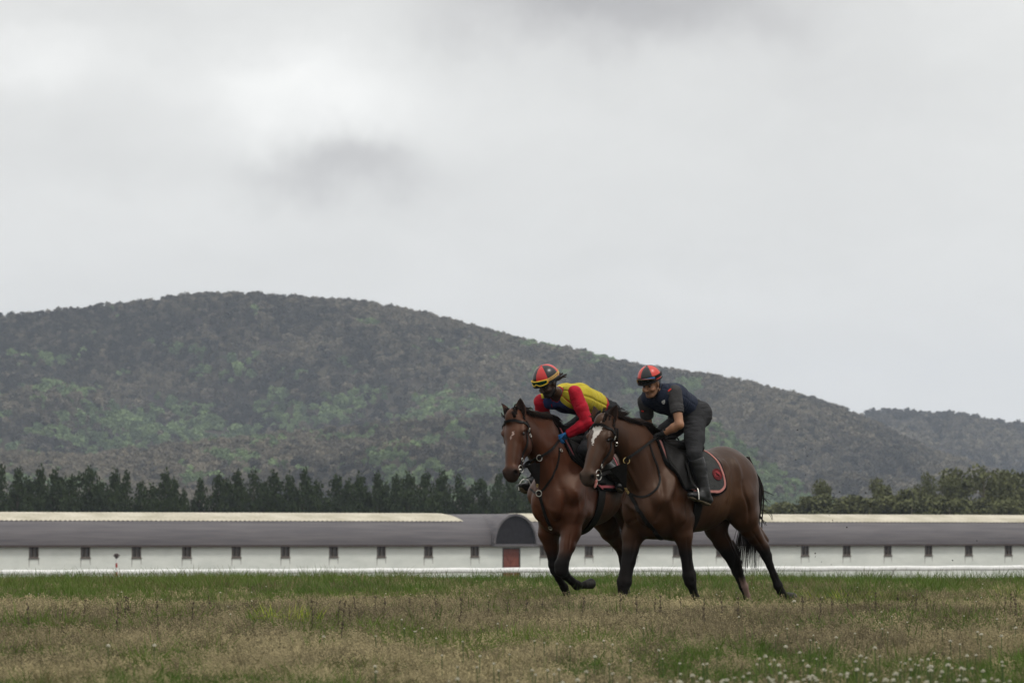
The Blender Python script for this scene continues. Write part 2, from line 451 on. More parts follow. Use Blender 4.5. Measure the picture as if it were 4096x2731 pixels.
def leaf_cloud(centres, radii, n, size, seed, flat=.8, wp=.7):
    """small leaf-sized faces spread through lobes"""
    r = np.random.default_rng(seed); centres = np.array(centres, float); radii = np.array(radii, float)
    w = (radii.prod(1)) ** wp; w /= w.sum(); k = r.choice(len(centres), n, p=w)
    d = r.normal(size=(n, 3)); d /= np.linalg.norm(d, axis=1)[:, None]; d *= (r.random(n) ** .45)[:, None]
    P = centres[k] + d * radii[k]
    a = r.normal(size=(n, 3)); a /= np.linalg.norm(a, axis=1)[:, None]
    b = np.cross(a, r.normal(size=(n, 3))); b /= np.linalg.norm(b, axis=1)[:, None]
    s = (size * (.6 + .8 * r.random(n)))[:, None]
    V = np.stack([P - a * s, P - b * s * flat, P + a * s, P + b * s * flat], 1).reshape(-1, 3)
    i = np.arange(n) * 4
    return V, np.stack([i, i + 1, i + 2, i + 3], -1)

def crown_mesh(seed, mat, n=420):
    """a far crown: lobes of leaf clumps, loose at the rim"""
    r = np.random.default_rng(seed); C, R = [(0, 0, .05)], [(.75, .75, .60)]
    for k in range(8):
        a = r.random() * 6.28; q = .55 * math.sqrt(r.random()); C.append((q * math.cos(a), q * math.sin(a), .15 + .65 * r.random())); t = .30 + .22 * r.random(); R.append((t, t, t * .8))
    V, Fc = leaf_cloud(C, R, n, .12, seed)
    me = mesh_obj('crown', V, Fc, mat, smooth=False, link=False).data
    return bpy.data.objects.new('shape_crown_%d' % seed, me)

def wood(name, H, n, size, green, seed, label):
    """crowns of the wooded hillside, as one mass"""
    r = np.random.default_rng(seed); X, Y, Z, U, T = H
    ny, nx = X.shape
    tmax = (ny - 3) * (1 + .02)
    # crowns only where the hill can be seen from the field, with a margin
    cu = np.where((U[0] > -1100) & (U[0] < 5200))[0]; i0, i1 = cu[0], cu[-1]
    fi = r.random(n) * (i1 - i0 - 1) + i0; fj = np.where(r.random(n) < .14, .90 + .115 * r.random(n), r.random(n)) * tmax
    a, b = np.floor(fi).astype(int), np.minimum(np.floor(fj).astype(int), ny - 2); p, q = fi - a, fj - b
    def s_(A): return (A[b, a] * (1 - p) + A[b, a + 1] * p) * (1 - q) + (A[b + 1, a] * (1 - p) + A[b + 1, a + 1] * p) * q
    x, y, z, t, u = s_(X), s_(Y), s_(Z), s_(T), s_(U)
    sc = size * (.55 + .7 * r.random(n) ** 1.5)
    gm = green(u, VH - (z - ZC) / y * F, r.random(n))
    # twig crowns hold lit and gully-shade tones in their colour; leafing ones green
    k = np.clip(.42 + .55 * fbm(x / 70, z / 22, seed, 3) + .36 * r.normal(size=n), 0, 1)[:, None]
    br = np.array([.036, .035, .029]) * (1 - k) + np.array([.180, .158, .115]) * k
    kk = r.random(n)[:, None]
    gr = np.array([.085, .125, .065]) * (1 - kk) + np.array([.19, .26, .115]) * kk
    col = np.where(gm[:, None], gr, br) * (.85 + .3 * r.random(n))[:, None]
    sc = np.where(t > .93, sc * .70, sc); pts = np.stack([x, y, z + sc * .1], -1)
    rz = np.stack([r.normal(size=n) * .15, r.normal(size=n) * .15, r.random(n) * 6.28], -1)
    scl = np.stack([sc * (.85 + .3 * r.random(n)), sc * (.85 + .3 * r.random(n)), sc * (.75 + .5 * r.random(n))], -1)
    return scatter(name, pts, rz, scl, col, r.integers(0, 4, n), [crown_mesh(seed + 10 * i, m_wood) for i in range(4)],
                   label=label, cat='forest', kind='stuff')

m_wood = material('woodland_crown', (1, 1, 1), .95, inst='col', spec=.05)
m_floor = material('hill_floor', (.032, .027, .026), .95, col2=(.05, .045, .03), nscale=.02, spec=.05)
R_MAIN = [(-14000, 2110), (-6500, 1900), (-2600, 1500), (-900, 1380), (-300, 1285), (0, 1262), (150, 1255), (250, 1240), (400, 1222), (560, 1206), (700, 1186), (850, 1180), (980, 1178), (1100, 1186), (1300, 1198),
          (1450, 1213), (1600, 1238), (1750, 1270), (1850, 1295), (2000, 1338), (2150, 1380), (2300, 1403), (2450, 1440), (2560, 1470), (2700, 1486), (2850, 1508),
          (3000, 1538), (3150, 1573), (3300, 1613), (3400, 1648), (3530, 1712), (3700, 1798), (3876, 1858), (4096, 1925), (4600, 2010), (5500, 2060), (15000, 2120)]
R_SPUR = [(-14000, 2120), (-6000, 1960), (-2600, 1700), (-600, 1780), (300, 1830), (900, 1760), (1500, 1700), (2100, 1640), (2500, 1640), (2850, 1690), (2960, 1757), (3080, 1855), (3200, 1925), (3300, 1992), (3420, 2045), (3700, 2090), (15000, 2125)]
R_FAR = [(-14000, 2050), (-2600, 1900), (1500, 1850), (2600, 1760), (3100, 1690), (3400, 1662), (3480, 1643), (3600, 1640), (3750, 1648), (3900, 1666), (4096, 1693), (4500, 1750), (5600, 1720), (6700, 1800), (15000, 2090)]
if DEV in ('all', 'set'):
    H1 = hill('main', R_MAIN, 2700, 3500, 2150, 55, 2.0)
    H2 = hill('spur', R_SPUR, 2050, 2600, 2150, 20, 5.0)
    H3 = hill('far', R_FAR, 4000, 4700, 2150, 45, 8.0)
    add_hill('wooded_hill', H1, m_floor); add_hill('hill_spur', H2, m_floor); add_hill('far_hill', H3, m_floor)
    def g1(u, v, q):
        w = fbm(u / 160, v / 60, 1.5, 3); low = sstep(1300, 1850, v) + .35 * sstep(1900, 2300, u) * sstep(3000, 2500, u)
        return (w * .75 + low * .75 + .45 * (q - .5) - 1.2 * sstep(2750, 3000, u) > .54) & (q < .93)
    def g2(u, v, q):
        w = fbm(u / 130 + 4, v / 45, 7.5, 3); right = sstep(2400, 2800, u) * .85
        return (w * .8 + right + .5 * (q - .5) > .22) & (q < .9)
    def g3(u, v, q): return (fbm(u / 100, v / 50, 2.5, 3) > .75)
    wood('hillside_wood', H1, 60000, 4.1, g1, 21, 'grey brown wood covering the round hill behind the gallop')
    wood('spur_wood', H2, 30000, 3.3, g2, 22, 'wood with fresh green crowns on the lower spur of the hill')
    wood('far_wood', H3, 21000, 5.6, g3, 23, 'dark wood on the far hill at the right edge')

# ---------------------------------------------------------------- trees behind the gallop
m_conifer = material('conifer_needles', (.022, .035, .016), .85, col2=(.046, .062, .027), nscale=1.1, spec=.05)
m_olive = material('willow_leaves', (.075, .082, .036), .85, col2=(.12, .124, .056), nscale=.8, spec=.1)
m_bark = material('bark', (.05, .04, .032), .95, col2=(.08, .07, .055), nscale=6)

def conifer_meshes(seed):
    r = np.random.default_rng(seed); C, R = [], []
    nl = 11
    for i in range(nl):
        t = i / (nl - 1); rad = .30 * (1 - t) ** .5 + .04
        for j in range(5 if t < .8 else 3):
            a = r.random() * 6.28; q = rad * (.35 + .75 * r.random())
            C.append((q * math.cos(a), q * math.sin(a), .06 + .82 * t + r.normal() * .03)); R.append((rad * .42 + .065, rad * .42 + .065, .075 + .03 * r.random()))
    V, Fc = leaf_cloud(C, R, 4600, .020, seed, wp=.35); V[:, 2] = V[:, 2] / np.percentile(V[:, 2], 99.3)
    return V, Fc

def broad_meshes(seed, bush=False):
    r = np.random.default_rng(seed); C, R = [], []
    for i in range(16 if not bush else 9):
        t = r.random(); a = r.random() * 6.28; q = (.30 if not bush else .42) * math.sqrt(r.random()) * (1.1 - .6 * t)
        z0, z1 = (.22, .95) if not bush else (.1, .85)
        C.append((q * math.cos(a), q * math.sin(a), z0 + (z1 - z0) * t)); s = .09 + .07 * r.random(); R.append((s * 1.1, s * 1.1, s * .75))
    V, Fc = leaf_cloud(C, R, 3200, .018, seed); V[:, 2] = V[:, 2] / np.percentile(V[:, 2], 99.3); return V, Fc

def branching(seed, h0=.0, h1=.9, r0=.022, limbs=7):
    r = np.random.default_rng(seed); mb = MB()
    bend = r.normal() * .03
    mb.tube([(bend * (t ** 2), 0, h0 + (h1 - h0) * t) for t in (0, .35, .7, 1)], [r0, r0 * .75, r0 * .45, r0 * .12], 7)
    for i in range(limbs):
        t = .25 + .65 * i / limbs; a = r.random() * 6.28; L = .28 * (1.1 - t)
        z = h0 + (h1 - h0) * t; p0 = Vector((bend * t * t, 0, z))
        p1 = p0 + Vector((math.cos(a) * L * .5, math.sin(a) * L * .5, L * .35)); p2 = p0 + Vector((math.cos(a) * L, math.sin(a) * L, L * .85))
        mb.tube([p0, p1, p2], [r0 * .4, r0 * .26, r0 * .08], 5)
    return mb

if DEV in ('all', 'set'):
    proto_c = [conifer_meshes(100 + i) for i in range(5)]
    proto_b = [broad_meshes(200 + i) for i in range(4)]
    proto_s = [broad_meshes(300 + i, True) for i in range(3)]
    cc = [mesh_obj('crown', *p, m_conifer, smooth=False, link=False).data for p in proto_c]
    cb = [mesh_obj('crown', *p, m_olive, smooth=False, link=False).data for p in proto_b]
    cs = [mesh_obj('crown', *p, m_olive, smooth=False, link=False).data for p in proto_s]
    ct = [branching(400 + i).build('trunk', m_bark, link=False, smooth=True).data for i in range(4)]

    def plant_tree(name, u, vtop, y, crown, wide, label, cat, group, seed, base=GB):
        r = np.random.default_rng(seed)
        top = W(u, vtop, y); H = top.z - base
        e = empty(name, (top.x, y, base), r.random() * 6.28)
        tag(e, label, cat, group)
        for nm, dt in (('trunk', ct[seed % 4]), ('crown', crown)):
            o = bpy.data.objects.new(nm, dt); COL.objects.link(o); o.parent = e
            o.scale = (H * wide, H * wide, H)
        return e
    one = 'first second third fourth fifth sixth seventh eighth ninth'.split()
    ORD = one + 'tenth eleventh twelfth thirteenth fourteenth fifteenth sixteenth seventeenth eighteenth nineteenth twentieth'.split() + ['twenty-' + x for x in one] + ['thirtieth'] + ['thirty-' + x for x in one] + ['fortieth'] + ['forty-' + x for x in one]
    # the row of conifers, from left to right
    row = [(5, 1883), (72, 1885), (118, 1925), (160, 1890), (221, 1900), (258, 1925), (293, 1915), (362, 1883), (405, 1940), (459, 1897), (505, 1905), (561, 1940), (615, 1950), (660, 1905), (700, 1935),
           (735, 1972), (801, 1925), (871, 1910), (912, 1935), (948, 1905), (1014, 1900), (1055, 1945), (1097, 1900), (1161, 1915), (1219, 1898), (1271, 1940), (1351, 1915), (1393, 1932), (1443, 1918),
           (1509, 1912), (1545, 1950), (1581, 1915), (1639, 1905), (1702, 1908), (1769, 1905), (1835, 1920), (1880, 1975), (1929, 1925), (1995, 1910), (2040, 1915), (2084, 1925), (2130, 1935)]
    r_ = np.random.default_rng(77)
    for i, (u, v) in enumerate(row):
        tall = 'tall' if v < 1903 else ('low' if v > 1934 else 'middling')
        where = 'left of the striped marker pole' if u < 440 else ('behind the long roof left of the arched gable' if u < 1900 else 'behind the arched gable, left of the horses')
        plant_tree('conifer_tree', u, v + 1, 598 + 14 * r_.random(), cc[i % 5], (.56 if v < 1940 else .66) * (.9 + .25 * r_.random()),
                   '%s dark green conifer, %s of the row counted from the left edge' % (tall, ORD[i]), 'tree', 'conifers in the row behind the gallop', 500 + i)
    right = [(3262, 1932, .62, 'slim olive tree, leftmost of the group behind the roof on the right'), (3520, 1925, .62, 'slim forked olive tree in the middle of the right group'),
             (3658, 1955, .6, 'small olive tree left of the tall clump at the right'), (3705, 1905, .42, 'narrow upright olive tree at the left edge of the tall clump'),
             (3769, 1918, .75, 'olive tree at the left shoulder of the tall clump'), (3834, 1888, 1.0, 'broad olive tree with dark limbs in the tall clump'),
             (3935, 1880, 1.0, 'tallest olive tree of the clump at the right edge'), (4012, 1895, .95, 'spreading olive tree right of the tallest one'), (4088, 1897, .95, 'olive tree cut by the right edge of the picture')]
    for i, (u, v, w, lb) in enumerate(right):
        plant_tree('olive_green_tree', u, v - 4, 640 + 8 * (i % 3), cb[i % 4], w, lb, 'tree', 'olive green trees at the right', 600 + i)
    for i, (u, v) in enumerate([(3040, 2040), (3100, 2026), (3150, 2030), (3185, 2012), (3225, 1985), (3310, 2015), (3350, 2022), (3393, 2006), (3440, 2000), (3480, 1985), (3560, 1962), (3605, 2000), (3640, 2000), (3690, 1995), (3750, 1985), (3800, 2000), (3870, 2000), (3960, 1995), (4040, 2000), (4100, 1990)]):
        plant_tree('hedge_bush', u, v, 622 + 5 * (i % 3), cs[i % 3], 1.35, 'low rounded olive bush, %s of the hedge right of the horses, counted from the left' % ORD[i], 'bush', 'bushes along the right part of the roof', 700 + i)

# ---------------------------------------------------------------- the covered gallop (long barrel-roofed building)
WX, WY = -41.84, 465.0
BD = Vector((.784, .619, 0)).normalized(); BANG = math.atan2(BD.y, BD.x)
def s_at(u):
    t = (u - 2048) / F; return (t * WY - WX) / (BD.x - t * BD.y)
def build_gallop():
    wallm = material('painted_wall', (.70, .715, .665), .9, col2=(.60, .62, .575), nscale=.8, stretch=(.5, 1, 1.5), bump=.15)
    roofm = material('roof_sheet', (.085, .078, .085), .7, col2=(.130, .119, .122), nscale=1.2, stretch=(.15, 1, 4), bump=.3, bscale=9)
    skym = material('fibreglass_sheet', (.36, .33, .25), .7, col2=(.52, .48, .39), nscale=.6, stretch=(.6, 1, 1))
    darkm = material('gable_louvre', (.014, .012, .014), .9, col2=(.022, .02, .022), nscale=3, spec=.05)
    framem = material('window_frame', (.17, .145, .125), .8, col2=(.10, .08, .07), nscale=9)
    glassm = material('window_glass', (.10, .088, .078), .35, spec=.4)
    stainm = material('wall_stain', (.36, .355, .325), .95)
    doorm = material('door_paint', (.20, .062, .040), .7, col2=(.14, .045, .032), nscale=3)
    trimm = material('door_trim', (.06, .045, .04), .8)
    e = empty('gallop_building', (WX, WY, GB), BANG)
    tag(e, 'long white walled gallop building under a grey barrel roof with small windows', 'building')
    s0, s1, H = -34.0, 156.0, 3.13
    wins = [3.29 + 5.1 * k for k in range(-7, 10)] + [56.9 + 5.08 * k for k in range(0, 20)]
    w0, w1 = s_at(2010), s_at(2080); zw = H - .98
    mb = MB(); mb.box(s0, w0, 0, .3, 0, zw); mb.box(w1, s1, 0, .3, 0, zw); mb.box(w0, w1, 0, .3, 2.92, H)
    edges = [s0]
    for s in wins: edges += [s - .48, s + .48]
    edges.append(s1)
    for a, b in zip(edges[0::2], edges[1::2]):
        if a < w0 < b: mb.box(a, w0, 0, .3, zw, H); mb.box(w1, b, 0, .3, zw, H)
        else: mb.box(a, b, 0, .3, zw, H)
    mb.box(s0, s1, 9.7, 10, 0, H); mb.box(s0 - .3, s0, 0, 10, 0, H); mb.box(s1, s1 + .3, 0, 10, 0, H)
    mb.build('wall', wallm, e)
    # barrel roof
    n = 26; V, Fc = [], []
    prof = [(5 - 5.3 * math.cos(math.pi * i / n), H + 2.72 * max(0.0, math.sin(math.pi * i / n)) ** .92) for i in range(n + 1)]
    prof[0] = (-.3, H + .02); V = [(x, p[0], p[1]) for x in (s0 - .4, s1 + .4) for p in prof]
    Fc = [(i, i + 1, n + 2 + i, n + 1 + i) for i in range(n)]
    Fc.append(tuple(range(n + 1))); Fc.append(tuple(range(n + 1, 2 * n + 2)))
    roof = mesh_obj('roof', V, Fc, roofm, e)
    g = MB(); g.box(s0 - .4, s1 + .4, -.42, -.3, H - .1, H + .06); g.build('gutter', trimm, roof)
    # corrugated light strips along the ridge
    for a, b in ((s0, 49.0), (56.5, s1)):
        k = int((b - a) / .12); V, Fc = [], []
        an = [math.pi * q for q in (.265, .30, .34, .39, .44, .5, .57, .63, .69)]
        for i in range(k + 1):
            x = a + (b - a) * i / k; d = .05 + .05 * math.cos(2 * math.pi * i / 4)
            for q in an: V.append((x, 5 - (5.3 + d) * math.cos(q), H + (2.72 + d) * math.sin(q) ** .92))
        m_ = len(an)
        for i in range(k):
            for j in range(m_ - 1): Fc.append((i * m_ + j, i * m_ + j + 1, (i + 1) * m_ + j + 1, (i + 1) * m_ + j))
        mesh_obj('skylight_strip', V, Fc, skym, e, smooth=False)
    # cross vault with an arched gable
    sc = (w0 + w1) / 2 + .05; R = 2.42; n = 20; V = []
    for y in (-.6, 6.5):
        for i in range(n + 1): V.append((sc - R * math.cos(math.pi * i / n), y, H + .12 + (R + .2) * math.sin(math.pi * i / n)))
    Fc = [(i, i + 1, n + 2 + i, n + 1 + i) for i in range(n)]
    dm = mesh_obj('dormer_vault', V, Fc, roofm, e)
    V = [(sc - (R - .1) * math.cos(math.pi * i / n), -.42, H + .12 + (R + .1) * math.sin(math.pi * i / n)) for i in range(n + 1)]
    mesh_obj('gable_panel', V, [tuple(range(n + 1))], darkm, dm, smooth=False)
    V = []; 
    for rr, y in ((R + .02, -.62), (R - .16, -.62), (R - .16, -.45), (R + .02, -.45)):
        for i in range(n + 1): V.append((sc - rr * math.cos(math.pi * i / n), y, H + .12 + (rr + .2) * math.sin(math.pi * i / n)))
    Fc = []
    for q in range(4):
        for i in range(n): a = q * (n + 1) + i; b = ((q + 1) % 4) * (n + 1) + i; Fc.append((a, a + 1, b + 1, b))
    mesh_obj('gable_rim', V, Fc, roofm, dm, smooth=False)
    g = MB(); g.box(sc - R - .1, sc + R + .1, -.5, 0, H - .1, H + .11); g.build('gable_sill', roofm, dm)
    # windows
    fm = MB(); a, h = .47, .96
    fm.box(-a, -a + .09, -.03, .12, 0, h); fm.box(a - .09, a, -.03, .12, 0, h); fm.box(-a + .09, a - .09, -.03, .12, 0, .09); fm.box(-a + .09, a - .09, -.03, .12, h - .09, h)
    fm.box(-.035, .035, 0, .1, .09, h - .09)
    fdat = fm.build('window', framem, link=False).data
    pdat = MB().box(-a + .08, a - .08, .13, .16, .08, h - .08).build('pane', glassm, link=False).data
    sdat = MB().box(-a - .04, a + .04, -.09, -.003, -.07, -.002).build('sill', framem, link=False).data
    stm = MB(); stm.add([(-a - .05, -.004, -.08), (-a - .03, -.004, -.8), (-a + .02, -.004, -.75), (-a + .08, -.004, -.13), (a - .08, -.004, -.12), (a - .02, -.004, -.6), (a + .03, -.004, -.6), (a + .05, -.004, -.08)], [(0, 1, 2, 3), (0, 3, 4, 7), (4, 5, 6, 7)])
    stdat = stm.build('rain_stain', stainm, link=False).data
    for s in wins:
        w = bpy.data.objects.new('window', fdat); COL.objects.link(w); w.parent = e; w.location = (s, .02, zw)
        for nm, d in (('pane', pdat), ('sill', sdat), ('rain_stain', stdat)):
            o = bpy.data.objects.new(nm, d); COL.objects.link(o); o.parent = w
            if nm != 'pane': o.location = (0, -.02, 0)
    # door with cross braces
    d = MB(); d.box(w0 + .1, w1 - .1, .02, .1, .02, 2.8); do = d.build('door', doorm, e)
    d = MB(); d.box(w0, w0 + .1, -.05, .2, 0, 2.92); d.box(w1 - .1, w1, -.05, .2, 0, 2.92); d.box(w0 + .1, w1 - .1, -.05, .2, 2.8, 2.92); d.build('door_frame', trimm, do)
    d = MB(); c = (w0 + w1) / 2
    d.box(w0 + .1, w1 - .1, -.01, .018, 1.32, 1.44); d.box(c - .05, c + .05, -.012, .017, .04, 1.32); d.box(c - .05, c + .05, -.012, .017, 1.44, 2.78)
    for sx in (-1, 1): d.strap([(c + sx * .05, .005, 1.46), (c + sx * .8, .005, 2.76)], (0, 1, 0), .09, .03)
    d.build('door_brace', doorm, do)

def build_rail():
    whitem = material('rail_plastic', (.80, .80, .78), .5, col2=(.68, .68, .66), nscale=2.5)
    e = empty('running_rail', (WX, WY, GB), BANG)
    tag(e, 'white plastic running rail on short posts along the foot of the building', 'fence')
    s0, s1 = -34, 150
    V, Fc = [], []; k = 92; n = 10
    for i in range(k + 1):
        s = s0 + (s1 - s0) * i / k; dz = .025 * math.sin(i * 1.7)
        for j in range(n): a = 6.283 * j / n; V.append((s, -6.5 + .12 * math.cos(a), .99 + dz + .23 * math.sin(a)))
    for i in range(k):
        for j in range(n): Fc.append((i * n + j, i * n + (j + 1) % n, (i + 1) * n + (j + 1) % n, (i + 1) * n + j))
    mesh_obj('top_rail', V, Fc, whitem, e)
    pd = MB().tube([(0, .32, 0), (0, .2, .45), (0, 0, .88)], [.06, .055, .05], 7).build('post', whitem, link=False).data
    for i in range(int((s1 - s0) / 2.2)):
        o = bpy.data.objects.new('post', pd); COL.objects.link(o); o.parent = e; o.location = (s0 + 1 + 2.2 * i, -6.5, 0)

def build_marker():
    y = 452.0; p = W(466, 2300, y)
    e = empty('marker_pole', (p.x, y, GB)); tag(e, 'red and white banded marker pole with a dark lantern head before the wall', 'pole')
    rm = material('band_red', (.35, .06, .05), .6); wm = material('band_white', (.7, .7, .68), .6); dk = material('lantern_dark', (.05, .035, .03), .7)
    z = 0
    for i in range(6):
        h = .36; MB().tube([(0, 0, z), (0, 0, z + h)], .085, 10).build('band', rm if i % 2 == 0 else wm, e, smooth=False); z += h
    MB().tube([(0, 0, z), (0, 0, z + .08), (0, 0, z + .1), (0, 0, z + .34), (0, 0, z + .4)], [.1, .1, .19, .2, .06], 10).build('lantern', dk, e)
    MB().box(-.28, .28, -.03, .03, z + .2, z + .26).build('cross_arm', dk, e)

if DEV in ('all', 'set'):
    build_gallop(); build_rail(); build_marker()

# ---------------------------------------------------------------- small plants in the sward
def build_small_plants():
    r = np.random.default_rng(9)
    stemm = material('clover_stem', (.05, .08, .025), .8); petm = material('clover_petals', (.62, .60, .50), .8, col2=(.45, .42, .32), nscale=60)
    # clover: a globe of small florets on a stem
    Vh, Fh = [], []
    rr = np.random.default_rng(2)
    for i in range(46):
        a = rr.random() * 6.28; cz = -.4 + 1.4 * rr.random(); q = math.sqrt(max(0, 1 - cz * cz)) if cz < 1 else 0
        d = Vector((q * math.cos(a), q * math.sin(a), cz)).normalized(); t = d.orthogonal().normalized(); b = d.cross(t); c = d * .009; tip = d * (.0165 + .002 * rr.random())
        k = len(Vh); Vh += [c + t * .0035, c + b * .0035, c - t * .0035, c - b * .0035, tip]
        Fh += [(k, k + 1, k + 4), (k + 1, k + 2, k + 4), (k + 2, k + 3, k + 4), (k + 3, k, k + 4)]
    hd = mesh_obj('flower_head', Vh, Fh, petm, smooth=False, link=False).data
    sdm = MB().tube([(0, 0, 0), (.004, 0, .09), (0, 0, .185)], .0022, 4).build('stem', stemm, link=False).data
    px = [(3176, 2410, 1.8), (433, 2580, 1.3), (618, 2580, 1.3), (912, 2438, 1), (486, 2362, .9), (472, 2373, .8), (881, 2365, 1.1), (1007, 2408, .8), (922, 2460, .7), (1295, 2535, 1.1),
          (3345, 2530, 1.1), (3143, 2564, 1.3), (3062, 2600, 1.2), (3199, 2585, 1.1), (3500, 2566, 1.2), (3442, 2605, 1.1), (3802, 2543, 1.1), (3925, 2524, 1.2), (4006, 2530, 1.3), (3910, 2512, 1.0), (4062, 2501, 1.3),
          (3961, 2560, 1.1), (3868, 2594, 1.1), (3712, 2613, 1), (3796, 2607, 1), (3232, 2642, 1.2), (3115, 2639, 1.2), (3296, 2652, 1.2), (3428, 2653, 1.3), (3362, 2668, 1), (3390, 2662, 1), (3723, 2643, 1.2), (3722, 2657, 1.3),
          (3792, 2637, 1.3), (3768, 2661, 1.1), (3845, 2650, 1.1), (3932, 2665, 1.1), (3236, 2676, 1.3), (3483, 2671, 1.4), (3583, 2667, 1.4), (3543, 2694, 1.5), (3706, 2700, 1.3), (3164, 2699, 1.4), (3190, 2693, 1), (3002, 2694, 1.2),
          (2770, 2667, 1.2), (2803, 2677, 1), (2718, 2692, 1.4), (2832, 2691, 1.3), (2771, 2712, 1), (2886, 2690, 1), (2908, 2683, 1), (3080, 2682, 1), (3500, 2688, 1), (3573, 2690, 1.2), (3862, 2693, 1.2), (3833, 2695, 1), (3935, 2704, 1.3),
          (3363, 2725, 1.4), (3990, 2701, 1), (3260, 2680, 1.1), (3250, 2672, 1), (3120, 2660, 1), (3143, 2676, 1), (3556, 2342, .8), (3870, 2382, .8), (3905, 2410, .8), (3925, 2382, .8), (3930, 2345, .8), (2866, 2368, .9), (2887, 2363, .8),
          (2380, 2600, 1.1), (2345, 2655, 1.0), (2310, 2690, 1.1), (1830, 2690, 1.1), (1500, 2640, .9), (1505, 2655, .9), (2415, 2550, .8), (2450, 2560, .8), (1920, 2600, .8), (2250, 2700, 1), (2190, 2650, .8), (3420, 2520, .8)]
    for i in range(120):
        u = 1750 + 2300 * r.random() ** .8; v = 2590 + 140 * r.random() ** .7; px.append((u, v, .55 + .4 * r.random()))
    for i in range(40): px.append((1500 + 2560 * r.random(), 2450 + 150 * r.random(), .6 + .3 * r.random()))
    for i in range(25): px.append((60 + 4000 * r.random(), 2320 + 80 * r.random(), .6 + .3 * r.random()))
    for u, v, s in px:
        h = .185 + .02 * r.random(); y = F * (ZC - h) / (v - VH)
        if y > 74: continue
        x = (u - 2048) / F * y; gz = float(ground_z(x, y))
        e = empty('clover_flower', (x, y, gz), r.random() * 6.28)
        where = ('near the lower edge, ' + ('at the right' if u > 3400 else ('below the blazed horse' if u > 2450 else 'left of the middle'))) if v > 2560 else (('in brown grass ' + ('right of the horses' if u > 3150 else 'left of or below the horses')) if v > 2400 else ('in green grass ' + ('right of the horses' if u > 3150 else ('left of the horses' if u < 2100 else 'behind the horses'))))
        tag(e, 'white clover head ' + where, 'flower', 'white clover flowers ' + where)
        a = bpy.data.objects.new('stem', sdm); b = bpy.data.objects.new('flower_head', hd)
        for o in (a, b): COL.objects.link(o); o.parent = e
        a.scale = (1, 1, h / .185); b.location = (0, 0, h); b.scale = (s * .58, s * .58, s * .48)
    # dead dock stalks
    dm = material('dry_stalk', (.045, .036, .028), .9, col2=(.08, .06, .04), nscale=40)
    protos = []
    for k in range(4):
        mb = MB(); r2 = np.random.default_rng(k); ln = r2.normal() * .02
        mb.tube([(0, 0, 0), (ln, 0, .2), (ln * 1.6, 0, .42)], [.0028, .0024, .0015], 5)
        for i in range(16):
            z = .2 + .22 * r2.random(); a = r2.random() * 6.28; x0 = ln * (z / .42) * 1.6
            mb.tube([(x0, 0, z), (x0 + .008 * math.cos(a), .008 * math.sin(a), z + .008), (x0 + .010 * math.cos(a), .01 * math.sin(a), z + .02)], [.0015, .004, .001], 5)
        protos.append(mb.build('stalk', dm, link=False).data)
    st = [(1348, 2415), (1362, 2440), (1375, 2408), (1398, 2430), (1420, 2410), (500, 2410), (465, 2420), (480, 2400), (498, 2408), (520, 2405), (632, 2415), (1225, 2425), (1250, 2412), (1500, 2400), (1530, 2405), (1760, 2400), (1830, 2405), (1950, 2412),
          (2105, 2400), (2165, 2390), (2320, 2420), (2345, 2400), (2480, 2395), (2560, 2405), (2620, 2400), (2640, 2400), (2720, 2395), (2812, 2410), (2885, 2415), (2950, 2405), (3210, 2395), (3330, 2400), (3390, 2390), (3502, 2385), (3600, 2380), (3624, 2380),
          (3665, 2390), (3710, 2400), (3740, 2410), (3870, 2430), (4020, 2400), (4040, 2390), (4060, 2380), (4065, 2395), (3270, 2410), (2035, 2410), (1640, 2400), (860, 2400), (760, 2420), (330, 2420), (120, 2420)]
    for i, (u, v) in enumerate(st):
        s = .50 + .25 * r.random(); h = .42 * s; y = min(max(F * (ZC - .8 * h) / (v - VH + 25), 34), 62); x = (u - 2048) / F * y
        o = bpy.data.objects.new('weed_stalk', protos[i % 4]); COL.objects.link(o); o.location = (x, y, float(ground_z(x, y))); o.scale = (1, 1, s); o.rotation_euler = (r.normal() * .05, r.normal() * .05, r.random() * 6.28)
        side = 'left of the horses' if u < 2050 else ('in front of the horses' if u < 3180 else 'right of the horses')
        tag(o, 'thin dark dead weed stalk standing up from the brown grass ' + side, 'plant', 'dead weed stalks ' + side)
    # two clumps of bright yellow-green grass
    ym = material('yellow_grass', (.26, .30, .035), .8, trans=.3)
    for k, (u, v, n, sp, lb) in enumerate([(1155, 2460, 60, .24, 'bright yellow green grass clump left of the horses in the brown grass'), (3420, 2372, 70, .55, 'wide yellow green grass patch right of the hind hooves'), (4030, 2362, 30, .2, 'small yellow green grass tuft near the right edge')]):
        y = F * (ZC - .17) / (v - VH); x = (u - 2048) / F * y
        V, Fc = blades(n * 2, .25, sp, .011, .6, 900 + k); o = mesh_obj('yellow_grass_clump', V, Fc, ym, smooth=False); o.location = (x, y, float(ground_z(x, y))); tag(o, lb, 'grass clump')
if DEV in ('all', 'set'): build_small_plants()

# ---------------------------------------------------------------- haze
def build_haze():
    mb = MB(); mb.box(-7000, 7000, -400, 9500, GB - 6, 290)
    mt = bpy.data.materials.new('air'); mt.use_nodes = True; nn, ll = mt.node_tree.nodes, mt.node_tree.links
    nn.clear(); pv = nn.new('ShaderNodeVolumePrincipled'); pv.inputs['Color'].default_value = (.76, .85, 1.0, 1); pv.inputs['Density'].default_value = 6.4e-5
    pv.inputs['Anisotropy'].default_value = .2
    out = nn.new('ShaderNodeOutputMaterial'); ll.new(pv.outputs[0], out.inputs['Volume'])
    tag(mb.build('haze', mt), kind='stuff')
if DEV in ('all', 'set'): build_haze()
